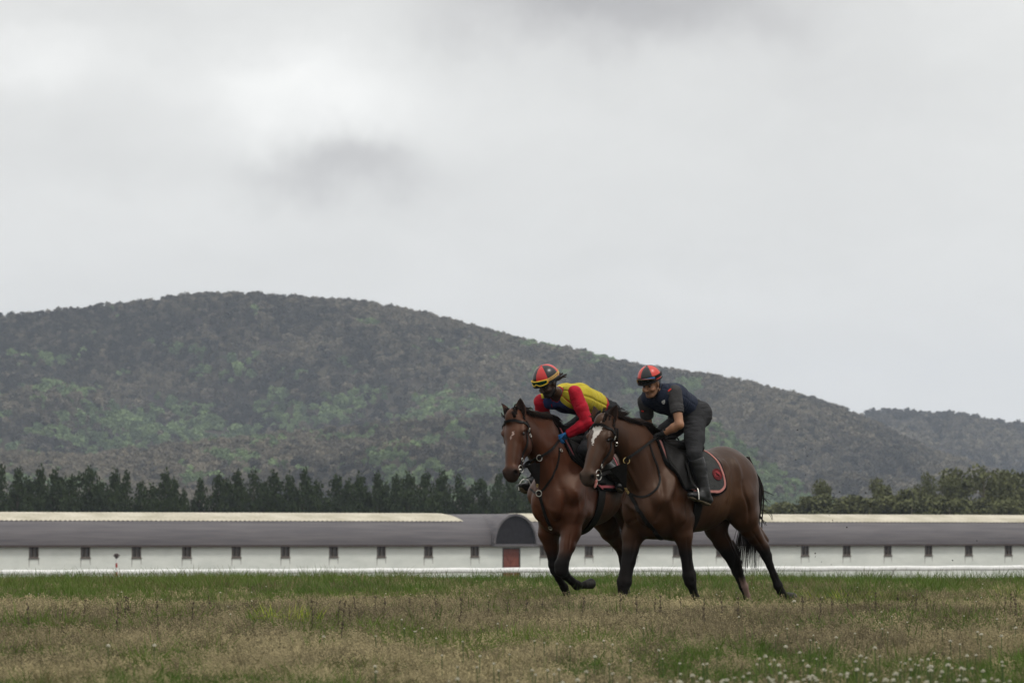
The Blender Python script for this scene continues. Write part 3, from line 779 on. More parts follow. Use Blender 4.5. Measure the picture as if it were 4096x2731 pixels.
# ---------------------------------------------------------------- bodies as smooth implicit surfaces, meshed with surface nets
from mathutils.bvhtree import BVHTree

class Shape:
    def __init__(s): s.p = []
    def cone(s, a, b, ra, rb, k=.03, op='add', sq=None):
        """round cone; sq = (axis, factor) flattens the section along the axis"""
        a, b = np.array(a, float), np.array(b, float); R = max(ra, rb)
        s.p.append(('c', a, b, ra, rb, k, op, sq, np.minimum(a, b) - R, np.maximum(a, b) + R)); return s
    def chain(s, pts, k=.03, sq=None):
        for (a, ra), (b, rb) in zip(pts[:-1], pts[1:]): s.cone(a, b, ra, rb, k, sq=sq)
        return s
    def ell(s, c, r, k=.03, op='add', R=None):
        """ellipsoid; R rows are its unit axes"""
        c, r = np.array(c, float), np.array(r, float); M = np.eye(3) if R is None else np.array(R, float)
        ext = np.sqrt(((M * r[:, None]) ** 2).sum(0))
        s.p.append(('e', c, r, M, None, k, op, None, c - ext, c + ext)); return s
    def cut(s, point, normal):
        """removes everything on the side the normal points to"""
        s.p.append(('h', np.array(point, float), np.array(normal, float) / np.linalg.norm(normal), None, None, .006, 'cut', None, None, None)); return s
    @staticmethod
    def dist(q, P):
        if q[0] == 'c':
            _, a, b, ra, rb = q[:5]; sq = q[7]; D = P - a; ba = b - a
            f = 1.0
            if sq is not None:
                nx, f = np.array(sq[0], float), sq[1]; nx = nx - ba * (nx @ ba) / max(ba @ ba, 1e-12); nx /= np.linalg.norm(nx)
                D = D + (D @ nx)[..., None] * nx * (1 / f - 1)
            h = np.clip((D @ ba) / max(ba @ ba, 1e-12), 0, 1); E = D - h[..., None] * ba
            d = np.sqrt((E * E).sum(-1)) - (ra + (rb - ra) * h)
            return d * (.5 + .5 * f)
        if q[0] == 'e':
            _, c, r, M = q[:4]; D = (P - c) @ M.T; k0 = np.sqrt(((D / r) ** 2).sum(-1)); k1 = np.sqrt(((D / r ** 2) ** 2).sum(-1)) + 1e-9
            return k0 * (k0 - 1) / k1
        return (P - q[1]) @ q[2]
    def mesh(s, h, inflate=0.0, lo=None, hi=None):
        adds = [q for q in s.p if q[6] == 'add']
        l0 = np.min([q[8] for q in adds], 0) - .03 - inflate; h0 = np.max([q[9] for q in adds], 0) + .03 + inflate
        lo = l0 if lo is None else np.maximum(l0, lo); hi = h0 if hi is None else np.minimum(h0, hi)
        n = np.ceil((hi - lo) / h).astype(int) + 2
        D = np.full(n, .2, np.float32)
        for q in s.p:
            k = q[5]
            if q[8] is None: i0, i1 = np.zeros(3, int), n
            else:
                m_ = k + inflate + 2.5 * h
                i0 = np.clip(np.floor((q[8] - m_ - lo) / h).astype(int), 0, n); i1 = np.clip(np.ceil((q[9] + m_ - lo) / h).astype(int) + 1, 0, n)
            if (i1 <= i0).any(): continue
            ax = [lo[t] + h * np.arange(i0[t], i1[t]) for t in range(3)]
            P = np.stack(np.meshgrid(*ax, indexing='ij'), -1)
            d = Shape.dist(q, P).astype(np.float32); sl = tuple(slice(i0[t], i1[t]) for t in range(3)); A = D[sl]
            if q[6] == 'add':
                d = d - inflate; hh = np.maximum(k - np.abs(A - d), 0) / k; D[sl] = np.minimum(A, d) - hh * hh * k * .25
            else:
                d = -d if q[6] == 'sub' else d
                hh = np.maximum(k - np.abs(A - d), 0) / k; D[sl] = np.maximum(A, d) + hh * hh * k * .25
        return surface_nets(D, lo, h)

def surface_nets(D, lo, h):
    ins = D < 0
    c = [ins[i:i - 1 or None, j:j - 1 or None, k:k - 1 or None].astype(np.uint8) for i in (0, 1) for j in (0, 1) for k in (0, 1)]
    sm = sum(c); act = (sm > 0) & (sm < 8)
    I = np.argwhere(act); idx = np.full(act.shape, -1, np.int64); idx[act] = np.arange(len(I))
    off = np.array([(i, j, k) for i in (0, 1) for j in (0, 1) for k in (0, 1)])
    vals = np.stack([D[I[:, 0] + o[0], I[:, 1] + o[1], I[:, 2] + o[2]] for o in off], 1)
    pos = np.zeros((len(I), 3)); cnt = np.zeros(len(I))
    for a in range(8):
        for b in range(a + 1, 8):
            if np.abs(off[a] - off[b]).sum() != 1: continue
            va, vb = vals[:, a], vals[:, b]; mk = (va < 0) != (vb < 0)
            t = np.where(mk, va / np.where(mk, va - vb, 1), 0)[:, None]
            pos += np.where(mk[:, None], off[a] + t * (off[b] - off[a]), 0); cnt += mk
    V = lo + h * (I + pos / cnt[:, None])
    Fs = []
    for ax in range(3):
        sl0 = [slice(None)] * 3; sl1 = [slice(None)] * 3; sl0[ax] = slice(0, -1); sl1[ax] = slice(1, None)
        e = ins[tuple(sl0)] != ins[tuple(sl1)]; E = np.argwhere(e)
        b_, c_ = [t for t in range(3) if t != ax]
        ok = (E[:, b_] > 0) & (E[:, c_] > 0) & (E[:, b_] < D.shape[b_] - 1) & (E[:, c_] < D.shape[c_] - 1); E = E[ok]
        def g(db, dc):
            Q = E.copy(); Q[:, b_] -= db; Q[:, c_] -= dc; return idx[Q[:, 0], Q[:, 1], Q[:, 2]]
        q = np.stack([g(1, 1), g(0, 1), g(0, 0), g(1, 0)], 1)
        flip = ins[E[:, 0], E[:, 1], E[:, 2]]
        if ax == 1: flip = ~flip
        q[~flip] = q[~flip][:, ::-1]; Fs.append(q)
    Fc = np.concatenate(Fs)
    Fc = Fc[(Fc >= 0).all(1)]
    return V, Fc

def relax(V, Fc, it=2, lam=.5):
    e = np.concatenate([Fc[:, [0, 1]], Fc[:, [1, 2]], Fc[:, [2, 3]], Fc[:, [3, 0]]]); e = np.concatenate([e, e[:, ::-1]])
    n = len(V); dg = np.bincount(e[:, 0], minlength=n).astype(float); dg[dg == 0] = 1
    for _ in range(it):
        S = np.stack([np.bincount(e[:, 0], V[e[:, 1], t], minlength=n) for t in range(3)], 1) / dg[:, None]
        V = V + lam * (S - V)
    return V

def vnormals(V, Fc):
    a = np.cross(V[Fc[:, 2]] - V[Fc[:, 0]], V[Fc[:, 3]] - V[Fc[:, 1]]); Nn = np.zeros_like(V)
    for j in range(4):
        for t in range(3): Nn[:, t] += np.bincount(Fc[:, j], a[:, t], minlength=len(V))
    return Nn / (np.linalg.norm(Nn, axis=1)[:, None] + 1e-12)

def wrinkle(V, Fc, amp, fr, seed=0.0):
    n = vnormals(V, Fc); fr = np.array(fr, float) * np.ones(3)
    w = fbm(V[:, 0] * fr[0] + seed, V[:, 1] * fr[1] + seed, V[:, 2] * fr[2] + seed, 3)
    return V + n * (amp * w)[:, None]

def unit(v): v = np.array(v, float); return v / np.linalg.norm(v)

class Rig:
    """the frame of one horse and its rider: L forward, S to the horse's left, Z up from the ground"""
    def __init__(s, u0, y0, heading=225.0):
        a = math.radians(heading); s.e1 = np.array([math.cos(a), math.sin(a)]); s.e2 = np.array([-math.sin(a), math.cos(a)])
        s.o = np.array([(u0 - 2048) / F * y0, y0]); s.rz = a; s.u0 = u0
        s.cam = s.loc((0, 0, ZC))
    def loc(s, p):
        p = np.array(p, float); d = p[:2] - s.o; return np.array([d @ s.e1, d @ s.e2, p[2]])
    def P(s, u, v, S):
        """point of the frame that lies at lateral offset S and is seen at pixel (u, v)"""
        t = (u - 2048) / F; C = s.o + S * s.e2
        L = (t * C[1] - C[0]) / (s.e1[0] - t * s.e1[1]); w = C + L * s.e1
        return np.array([L, S, ZC + (VH - v) / F * w[1]])
    def ray(s, u, v):
        a = s.loc(W(u, v, 50)); return a, unit(a - s.cam)
    def pix(s, V):
        V = np.asarray(V, float); w = s.o + V[..., :1] * s.e1 + V[..., 1:2] * s.e2
        return 2048 + F * w[..., 0] / w[..., 1], VH - F * (V[..., 2] - ZC) / w[..., 1]

class Skin:
    """finds places on a finished body"""
    def __init__(s, V, Fc): s.t = BVHTree.FromPolygons([tuple(v) for v in V], [tuple(int(i) for i in f) for f in Fc])
    def hit(s, rig, u, v, off=.006):
        a, d = rig.ray(u, v); h = s.t.ray_cast(Vector(a), Vector(d))
        if h[0] is None:
            h = s.t.find_nearest(Vector(a + d * ((rig.o[1] - 50))))
        return np.array(h[0] + h[1] * off), np.array(h[1])
    def near(s, p, off=.006):
        h = s.t.find_nearest(Vector(p)); return np.array(h[0] + h[1] * off), np.array(h[1])
    def cast(s, a, d, off=.006):
        h = s.t.ray_cast(Vector(a), Vector(d))
        if h[0] is None: return None, None
        return np.array(h[0] + h[1] * off), np.array(h[1])

def densify(pts, n=4):
    """Catmull-Rom through the points"""
    P = [np.array(p, float) for p in pts]; out = []
    for i in range(len(P) - 1):
        p0 = P[max(i - 1, 0)]; p1, p2 = P[i], P[i + 1]; p3 = P[min(i + 2, len(P) - 1)]
        for j in range(n):
            t = j / n; out.append(.5 * ((2 * p1) + (-p0 + p2) * t + (2 * p0 - 5 * p1 + 4 * p2 - p3) * t * t + (-p0 + 3 * p1 - 3 * p2 + p3) * t ** 3))
    out.append(P[-1]); return out

def strap_on(mb, skin, pts, w, th=.005, off=.004, n=4):
    D = densify(pts, n); A = [skin.near(p, off) for p in D]
    mb.strap([a[0] for a in A], [a[1] for a in A], w, th)

def strands(mb, curves, r0, r1, n=4):
    for c in curves:
        k = len(c); mb.tube(c, [r0 + (r1 - r0) * (i / (k - 1)) ** 1.3 for i in range(k)], n)
# ---------------------------------------------------------------- the horses
def frame_from(a, yaw_s=0.0):
    """axes of a horse's head: a down the face, s to its left, n out of the forehead"""
    a = unit(a); s = unit(np.cross([0, 0, 1], a)); n = np.cross(a, s); return a, s, n

def horse_shape(rig, c):
    sh = Shape(); z = c['dz']
    def T(L, S, Z): return (L, S, Z + z)
    K = .10
    sh.ell(T(-.82, 0, 1.28), (.36, .275, .34), K)
    sh.ell(T(-.50, 0, 1.30), (.40, .26, .27), K)
    sh.ell(T(-.40, 0, 1.12), (.48, .30, .34), K)
    sh.ell(T(-.06, 0, 1.11), (.40, .285, .41), K)
    sh.ell(T(.20, 0, 1.05), (.255, .25, .335), K)
    sh.cone(T(.02, 0, 1.50), T(-.30, 0, 1.47), .095, .09, .09)
    for s in (-1, 1):
        sh.cone(T(-.03, s * .13, 1.42), T(.26, s * .165, 1.10), .10, .125, .05)      # shoulder blade to point of shoulder
        sh.cone(T(.26, s * .165, 1.08), T(.04, s * .19, .93), .105, .10, .035)       # upper arm
        sh.ell(T(.36, s * .095, 1.00), (.11, .095, .17), .022)                       # breast muscle
        sh.ell(T(-.02, s * .185, .98), (.13, .09, .15), .03)                         # triceps
        sh.ell(T(-.55, s * .175, 1.42), (.07, .055, .05), .05)                       # point of hip
        sh.ell(T(-.88, s * .13, 1.22), (.27, .165, .30), .05)                        # quarter
        sh.cone(T(-.98, s * .12, 1.30), T(-1.06, s * .14, 1.0), .13, .10, .03)
    # neck, deep and flat
    sq = ((0, 1, 0), .60)
    nb, nm, npol = np.array(T(.20, 0, 1.27)), rig.P(*c['neck_mid']), rig.P(*c['poll'])
    q1 = (nb + nm) / 2 + np.array([.0, 0, .01])
    sh.cone(nb, q1, .285, .235, .09, sq=sq); sh.cone(q1, nm, .235, c.get('neck_r', .175), .07, sq=sq)
    top = npol + np.array([-.03, 0, -.04]); sh.cone(nm, top, c.get('neck_r', .175), .105, .06, sq=((0, 1, 0), .68))
    crest = np.array(T(-.02, 0, 1.5)); cm = rig.P(*c['crest_mid'])
    sh.cone(crest, cm, .06, .04, .06); sh.cone(cm, npol + np.array([-.05, 0, 0]), .04, .04, .05)
    sh.cone((crest + nb) / 2 + np.array([.02, 0, .0]), (cm + nm) / 2, .17, .12, .08, sq=((0, 1, 0), .6)); sh.cone((cm + nm) / 2, (npol + nm) / 2 + np.array([-.05, 0, .02]), .12, .10, .06, sq=((0, 1, 0), .65))
    # windpipe and jugular groove
    for s in (-1, 1): sh.cone(nm + np.array([.10, s * .045, -.10]), T(.36, s * .05, 1.16), .045, .06, .03)
    sh.ntrunk = len(sh.p) - 2
    # legs
    for chain, hind in c['legs']:
        pts = [(rig.P(u, v, S), r) for u, v, S, r in chain]
        for i, ((a, ra), (b, rb)) in enumerate(zip(pts[:-1], pts[1:])):
            kk = .08 if i == 0 else (.04 if i == 1 else .018)
            sh.cone(a, b, ra, rb, kk)
        if hind: sh.cone(rig.P(*hind[0]), rig.P(*hind[1]), hind[2], hind[3], .03)
    for cone in c.get('extra', []): sh.cone(rig.P(*cone[0]), rig.P(*cone[1]), cone[2], cone[3], cone[4])
    # head
    po = npol; a, s, n = frame_from(c['head_dir']); HV = np.array([c['hs'], c['hs'] * c.get('hw', 1.32), c['hs'] * 1.12]); tw = c.get('twist', 0.0)
    s, n = s * math.cos(tw) - n * math.sin(tw), n * math.cos(tw) + s * math.sin(tw)
    def H(x, y, w): return po + a * (x * HV[0]) + s * (y * HV[1]) + n * (w * HV[2])
    R = np.array([a, s, n]); RS = HV[2]
    def E(x, y, w, r, k, op='add', Rm=R): sh.ell(H(x, y, w), np.array(r) * HV, k, op, R=Rm)
    def Cn(p, q, ra, rb, k, sq=None, op='add'): sh.cone(H(*p), H(*q), ra * RS, rb * RS, k, op, sq)
    E(.07, 0, -.075, (.12, .078, .085), .03)
    E(.19, 0, -.07, (.14, .088, .080), .03)
    Cn((.20, 0, -.072), (.60, 0, -.060), .080, .056, .03)
    E(.40, 0, -.105, (.22, .058, .096), .03)
    for q in (-1, 1):
        Cn((.15, q * .070, -.060), (.27, q * .066, -.085), .030, .028, .02)
        Cn((.27, q * .066, -.088), (.45, q * .040, -.085), .020, .012, .018)       # facial crest
        E(.185, q * .082, -.045, (.042, .026, .026), .012)                          # brow over the eye
        E(.27, q * .045, -.185, (.125, .048, .115), .03)                            # cheek
        E(.205, q * .099, -.062, (.030, .019, .024), .010, 'sub')                   # eye socket
        Cn((.17, q * .089, -.062), (.235, q * .088, -.082), .008, .007, .008)       # lid
        Cn((.30, q * .02, -.21), (.60, q * .022, -.130), .056, .032, .03)           # jaw
        E(.652, q * .042, -.045, (.048, .026, .038), .014)                          # nostril wing
        E(.670, q * .060, -.034, (.027, .022, .024), .005, 'sub')
        E(.11, q * .078, -.10, (.05, .03, .06), .03)
    E(.64, 0, -.076, (.080, .062, .068), .03)
    E(.700, 0, -.088, (.044, .050, .050), .02)
    E(.665, 0, -.140, (.052, .036, .028), .015)
    for q in (-1, 1): Cn((.600, q * .052, -.118), (.720, q * .040, -.122), .0075, .0075, .006, op='sub')
    return sh, H, (a, s, n, HV)

def horse_ear(H, fr, side, lean, spin):
    a, s, n, HV = fr; base = H(.018, side * .060, -.050); up = unit(-a * 1.0 + s * side * lean[0] + n * lean[1])
    out = unit(s * side * math.cos(spin) + n * math.sin(spin)); out = unit(out - up * (out @ up)); wd = np.cross(up, out)
    V, Fc = [], []; m_, k = 9, 9
    for lay in (1.0, .80):
        for i in range(k):
            t = i / (k - 1); w = .056 * (math.sin(math.pi * (.16 + .84 * t) ** .8) ** .75 + .0) if t < 1 else .001; hgt = .20 * t
            for j in range(m_):
                th = (j / (m_ - 1) - .5) * 2 * math.radians(118 - 30 * t)
                p = base + up * hgt - out * (math.cos(th) * w * lay) + wd * (math.sin(th) * w * lay) + out * (.015 * t * t) - up * ((1 - lay) * .02)
                V.append(p)
    def id_(l, i, j): return l * k * m_ + i * m_ + j
    for l in (0, 1):
        for i in range(k - 1):
            for j in range(m_ - 1):
                f = (id_(l, i, j), id_(l, i, j + 1), id_(l, i + 1, j + 1), id_(l, i + 1, j)); Fc.append(f if l else f[::-1])
    for i in range(k - 1):
        for j in (0, m_ - 1): Fc.append((id_(0, i, j), id_(1, i, j), id_(1, i + 1, j), id_(0, i + 1, j)))
    for j in range(m_ - 1): Fc.append((id_(0, k - 1, j), id_(1, k - 1, j), id_(1, k - 1, j + 1), id_(0, k - 1, j + 1)))
    inner = np.zeros(len(V)); inner[k * m_:] = 1
    return np.array(V), Fc, inner

def coat_material(name):
    mt = material(name, (1, 1, 1), .42, attr='coat', col2=(.66, .62, .60), nscale=7, ndetail=10, bump=.05, bscale=220, spec=.30, stretch=(1, 1, .35))
    mt.node_tree.nodes['Principled BSDF'].inputs['Specular Tint'].default_value = (1, .82, .68, 1)
    nn, ll = mt.node_tree.nodes, mt.node_tree.links; b = nn['Principled BSDF']
    r = nn.new('ShaderNodeAttribute'); r.attribute_name = 'gloss'; ll.new(r.outputs['Fac'], b.inputs['Roughness'])
    r2 = nn.new('ShaderNodeAttribute'); r2.attribute_name = 'shine'; ll.new(r2.outputs['Fac'], b.inputs['Specular IOR Level'])
    return mt

def inside_poly(u, v, poly):
    ins = np.zeros(u.shape, bool); n = len(poly)
    for i in range(n):
        (x1, y1), (x2, y2) = poly[i], poly[(i + 1) % n]
        c_ = ((y1 > v) != (y2 > v)) & (u < (x2 - x1) * (v - y1) / ((y2 - y1) if y2 != y1 else 1e-9) + x1); ins ^= c_
    return ins

leather = material('black_leather', (.007, .0065, .0065), .5, col2=(.013, .012, .011), nscale=40, bump=.15, bscale=120, spec=.08)
steel = material('steel', (.55, .53, .48), .28, metallic=1.0)
brass = material('brass', (.55, .40, .16), .3, metallic=1.0)
hairm = material('mane_hair', (.007, .006, .006), .55, col2=(.022, .014, .011), nscale=9, spec=.08)
eyem = material('horse_eye', (.006, .004, .003), .18, spec=.45)
hoofm = material('hoof_horn', (.012, .010, .009), .6, col2=(.03, .027, .022), nscale=30, bump=.3)
fleece = material('black_fleece', (.006, .006, .006), .95, bump=1.0, nscale=60, bscale=90, spec=.1)

def build_horse(rig, c):
    sh, H, fr = horse_shape(rig, c); a, s, n, HV = fr; HS = c['hs']
    V, Fc = sh.mesh(c.get('h', .0075)); V = relax(V, Fc, 2, .5)
    nr_ = vnormals(V, Fc); V = V + nr_ * (.003 * fbm(V[:, 0] * 8, V[:, 1] * 8, V[:, 2] * 5, 3) * (.25 + .75 * sstep(.6, .9, V[:, 2])))[:, None]
    skin = Skin(V, Fc)
    for line, wd, am in c.get('muscle', []):
        P = np.array(densify([skin.hit(rig, *q, 0)[0] for q in line], 24)); near_ = np.abs(V - P.mean(0)).max(1) < 1.0
        idx_ = np.where(near_)[0]; dd = np.sqrt(((V[idx_][:, None] - P[None]) ** 2).sum(-1)); jm = dd.argmin(1); dm = dd.min(1)
        V[idx_] += nr_[idx_] * (1.5 * am * np.exp(-(dm / wd) ** 2) * np.sin(math.pi * np.clip((jm + .5) / len(P), 0, 1)) ** .5)[:, None]
    V = relax(V, Fc, 1, .4); skin = Skin(V, Fc); nrm = vnormals(V, Fc)
    # the trunk alone, to drape cloth and girth on
    shT = Shape(); shT.p = sh.p[:sh.ntrunk]; Vt_, Ft_ = shT.mesh(.014); trunk = Skin(relax(Vt_, Ft_, 1), Ft_)
    root = empty('horse', (rig.o[0], rig.o[1], 0), rig.rz); tag(root, c['label'], 'horse', 'racehorses exercised on the grass')
    # ---- coat markings, with some light and shade put into the colour
    N_ = len(V); base = np.array(c['base']); dark = np.array(c['dark']); pale = np.array(c['pale'])
    col = np.repeat(base[None], N_, 0)
    kk = np.clip(.5 + .5 * fbm(V[:, 0] * 2.2 + c['seed'], V[:, 1] * 2.2, V[:, 2] * 2.2, 3), 0, 1)[:, None]; col = col * (.82 + .36 * kk)
    pl = (sstep(.06, .28, V[:, 2] - .0 - 1.0 + 0) * 0)[:, None]
    flank = (np.exp(-((V[:, 0] + .62) / .22) ** 2 - ((V[:, 2] - 1.08 - c['dz']) / .2) ** 2) * c.get('flank', .6))[:, None]  # paler bay flank; the light on it is also put into the colour
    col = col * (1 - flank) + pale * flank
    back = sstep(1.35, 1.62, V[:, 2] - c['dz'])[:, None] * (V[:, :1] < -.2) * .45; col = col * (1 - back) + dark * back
    hp = (V - H(0, 0, 0)) @ np.array([a, s, n]).T / HV
    onhead = (hp[:, 0] > -.03) & (hp[:, 0] < .80) & (np.abs(hp[:, 1]) < .16) & (hp[:, 2] > -.34) & (hp[:, 2] < .06) & (V[:, 0] > c['head_L'])
    black = sstep(c['blk'][0], c['blk'][1], V[:, 2]) * (~onhead)
    mz = sstep(.57, .66, hp[:, 0]) * onhead
    eyed = np.exp(-(((hp[:, 0] - .205) / .038) ** 2 + ((np.abs(hp[:, 1]) - .09) / .035) ** 2 + ((hp[:, 2] + .07) / .035) ** 2)) * onhead
    cheek = sstep(-.10, -.16, hp[:, 2]) * onhead * .25
    for w_, cc_ in ((black, np.array([.013, .012, .012])), (mz * c.get('mz', .85), np.array(c['muzzle'])), (eyed * .85, np.array([.018, .013, .012])), (cheek, dark)):
        col = col * (1 - w_[:, None]) + cc_ * w_[:, None]
    nos = np.exp(-(((hp[:, 0] - .668) / .030) ** 2 + ((np.abs(hp[:, 1]) - .054) / .026) ** 2 + ((hp[:, 2] + .034) / .030) ** 2) ** 2) * onhead
    lipl = np.exp(-((hp[:, 2] + .119) / .008) ** 2) * sstep(.585, .61, hp[:, 0]) * onhead * .8
    for w_ in (nos, lipl): col = col * (1 - w_[:, None]) + np.array([.003, .0025, .0025]) * w_[:, None]  # shade of the nostril hollow and mouth line painted into the colour
    noseline = np.exp(-((np.abs(hp[:, 1]) - .034) / .014) ** 2) * sstep(.24, .34, hp[:, 0]) * sstep(.60, .5, hp[:, 0]) * (hp[:, 2] > -.08) * onhead * .45
    col = col * (1 - noseline[:, None]) + dark * .8 * noseline[:, None]
    u, v = rig.pix(V); d_ = rig.cam - V; facing = (nrm * d_).sum(1) > 0
    for poly, cc_ in c.get('white', []):
        jj = 3.0 * fbm(V[:, 0] * 90, V[:, 1] * 90, V[:, 2] * 90, 2)
        mk = inside_poly(u + jj, v + jj, poly) & facing & onhead; col[mk] = cc_
    if 'sock' in c:
        su, sv0, sv1, hw = c['sock']; mk = (np.abs(u - su - (v - sv0) * .35) < hw) & (v > sv0) & (v < sv1); w_ = (sstep(sv0, sv0 + 40, v) * mk)[:, None] * .75
        col = col * (1 - w_) + np.array([.30, .20, .17]) * w_
    gloss = .41 + .10 * kk[:, 0] + .2 * mz + .14 * black
    ears = [horse_ear(H, fr, q, c['ear_lean'][i], c['ear_spin'][i]) for i, q in enumerate((-1, 1))]
    Vall, Fall, Call, Gall = [V], [list(map(tuple, Fc.tolist()))], [col], [gloss]; off = N_
    for ev, ef, inn in ears:
        Vall.append(ev); Fall.append([tuple(i + off for i in f) for f in ef]); off += len(ev)
        t = ((ev - ev.min(0))[:, 2] / np.ptp(ev[:, 2]))[:, None]
        ce = base * 1.05 * (1 - t ** 2) + dark * .3 * t ** 2; ce = np.where(inn[:, None] > 0, np.array([.035, .022, .018]), ce); Call.append(ce); Gall.append(np.full(len(ev), .7))
    allF = [f for L_ in Fall for f in L_]
    # hooves: the lowest end of every leg in horn colour
    fi = np.array([[*f] for f in allF if len(f) == 4]); Vm = np.concatenate(Vall)
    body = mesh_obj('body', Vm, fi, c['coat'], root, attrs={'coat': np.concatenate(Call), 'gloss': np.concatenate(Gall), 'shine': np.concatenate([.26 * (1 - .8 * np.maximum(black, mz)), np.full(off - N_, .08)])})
    # eyes, tongue
    for q in (-1, 1):
        bm = bmesh.new(); bmesh.ops.create_uvsphere(bm, u_segments=14, v_segments=9, radius=.023)
        for vv in bm.verts: vv.co = vv.co + Vector(H(.206, q * .0795, -.063))
        me = bpy.data.meshes.new('eye'); bm.to_mesh(me); bm.free(); me.materials.append(eyem)
        for p in me.polygons: p.use_smooth = True
        o = bpy.data.objects.new('eye', me); COL.objects.link(o); o.parent = root
    if c.get('tongue'):
        tm = material('tongue', (.36, .14, .12), .4); lm = material('lower_lip', (.42, .40, .36), .5)
        sh2 = Shape(); sh2.chain([(H(.60, .040, -.112), .012), (H(.66, .052, -.128), .015), (H(.715, .050, -.145), .013)], .01)
        Vt, Ft = sh2.mesh(.005); mesh_obj('tongue', relax(Vt, Ft), Ft, tm, root)
        sh2 = Shape(); sh2.chain([(H(.615, .042, -.140), .010), (H(.67, .048, -.158), .011), (H(.71, .040, -.163), .012)], .01)
        Vt, Ft = sh2.mesh(.005); mesh_obj('lower_lip', relax(Vt, Ft), Ft, lm, root)
    # hooves
    for pts in c['hooves']:
        sh2 = Shape(); p0, p1 = rig.P(*pts[0]), rig.P(*pts[1]); ax = unit(p1 - p0)
        sh2.cone(p0, p1, .038, .054, .01); sh2.cut(p1 + ax * .012, ax); Vt, Ft = sh2.mesh(.007); mesh_obj('hoof', relax(Vt, Ft, 1), Ft, hoofm, root)
    # ---- mane, forelock, tail
    r = np.random.default_rng(int(c['seed'] * 10) + 3); mb = MB()
    poll, cm, wi = H(-.01, 0, -.05), rig.P(*c['crest_mid']), np.array((-.04, 0, 1.57 + c['dz']))
    crest = densify([poll, (poll + cm) / 2 + np.array([-.01, 0, .02]), cm, (cm + wi) / 2, wi], 10)
    curves = []
    def lock(b, d, g, ln, k, spread, curl=0.0):
        ph = r.random() * 6.28
        base = [b + d * ln * q + g * ln * q * q * .8 + np.array([0, math.sin(ph + 7 * q), math.cos(ph + 7 * q)]) * curl * q for q in (0, .2, .4, .6, .8, 1)]
        for _ in range(k):
            o = r.normal(size=3) * spread; e = r.normal(size=3) * spread * 1.2; L_ = .75 + .25 * r.random()
            curves.append([base[m_] * 1.0 + o * (.5 + .3 * m_ / 5) + e * (m_ / 5) ** 2 - (base[m_] - base[0]) * (1 - L_) for m_ in range(6)])
    for i in range(c.get('mane_n', 120)):
        t = (i + r.random()) / c.get('mane_n', 120); p = np.array(crest[min(int(t * len(crest)), len(crest) - 1)])
        side = 1 if r.random() < c.get('mane_left', .5) else -1
        b, nn_ = skin.near(p + np.array([-.05, side * .035 * r.random(), .06]), .010)
        d = unit(np.array([-.85, side * .30, .10 + .1 * r.random()])); g = np.array([-.30, side * .25, -.60 - .2 * r.random()])
        lock(b, d, g, (.10 + .05 * r.random()) * (1 - .25 * t), 8, .007)
    for i in range(int(26 * c['wind'])):
        t = .02 + .14 * r.random(); p = np.array(crest[int(t * len(crest))]); b, nn_ = skin.near(p + np.array([-.05, 0, .06]), .005)
        d = unit(np.array([-.9, .25 * r.normal(), .50 + .35 * r.random()])); g = np.array([-.5, .2 * r.normal(), -.9 + .7 * r.random()])
        lock(b, d, g, .12 + .10 * r.random() ** 2, 7, .005, .016)
    strands(mb, curves, .0045, .0012, 4)
    # a solid root ridge so the crest reads as one dark band
    ridge = [skin.near(np.array(p) + np.array([-.05, 0, .06]), .0)[0] for p in crest]
    mb.tube(ridge, [.026 + c.get('ridge', .018) * math.sin(3.14 * min(1, i / (len(ridge) - 1) * 1.15)) + .005 * vnoise(i * .8, 0.0) for i in range(len(ridge))], 10)
    mb.build('mane', hairm, root, smooth=True)
    mb = MB(); curves = []
    for i in range(18):
        b, _ = skin.near(H(-.03 + .07 * r.random(), r.normal() * .018, -.01), -.002); fl = c['forelock']
        d = unit(-a * fl[0] + n * fl[1] + s * r.normal() * .15); g = a * fl[2] + s * r.normal() * .18 - n * .15
        lock(b, d, g, .07 + .04 * r.random(), 8, .006, .010)
    strands(mb, curves, .0048, .0014); mb.build('forelock', hairm, root, smooth=True)
    if c.get('tail'):
        mb = MB(); curves = []; dock = np.array((-1.17, 0, 1.50 + c['dz']))
        for i in range(150):
            w1, w2, w3 = c['tail']; sp = r.normal(size=3); tl = .55 + .5 * r.random()
            e1, e2, e3 = rig.P(*w1) , rig.P(*w2), rig.P(*w3)
            k_ = r.random(); pts = densify([dock + r.normal(size=3) * .012, e1 + sp * np.array([.03, .03, .02]), e2 + sp * np.array([.05, .05, .03]), e3 + sp * np.array([.07, .06, .06]) + np.array([0, 0, (1 - tl) * .35])], 4)
            curves.append(pts)
        for w in c.get('wisps', []):
            for i in range(3): curves.append(densify([rig.P(*q) + r.normal(size=3) * .010 for q in w], 4))
        strands(mb, curves, .005, .001, 4); mb.build('tail', hairm, root, smooth=True)
    skin.trunk = trunk
    return root, skin, H, fr

def ring(mb, centre, nrm, R, r, n=20, squash=1.0, up=None):
    nrm = unit(nrm); e = unit(np.cross(nrm, up if up is not None else [0, 0, 1])); f = np.cross(nrm, e)
    mb.tube([centre + e * R * math.cos(6.2832 * i / n) + f * R * squash * math.sin(6.2832 * i / n) for i in range(n)], r, 7, closed=True)

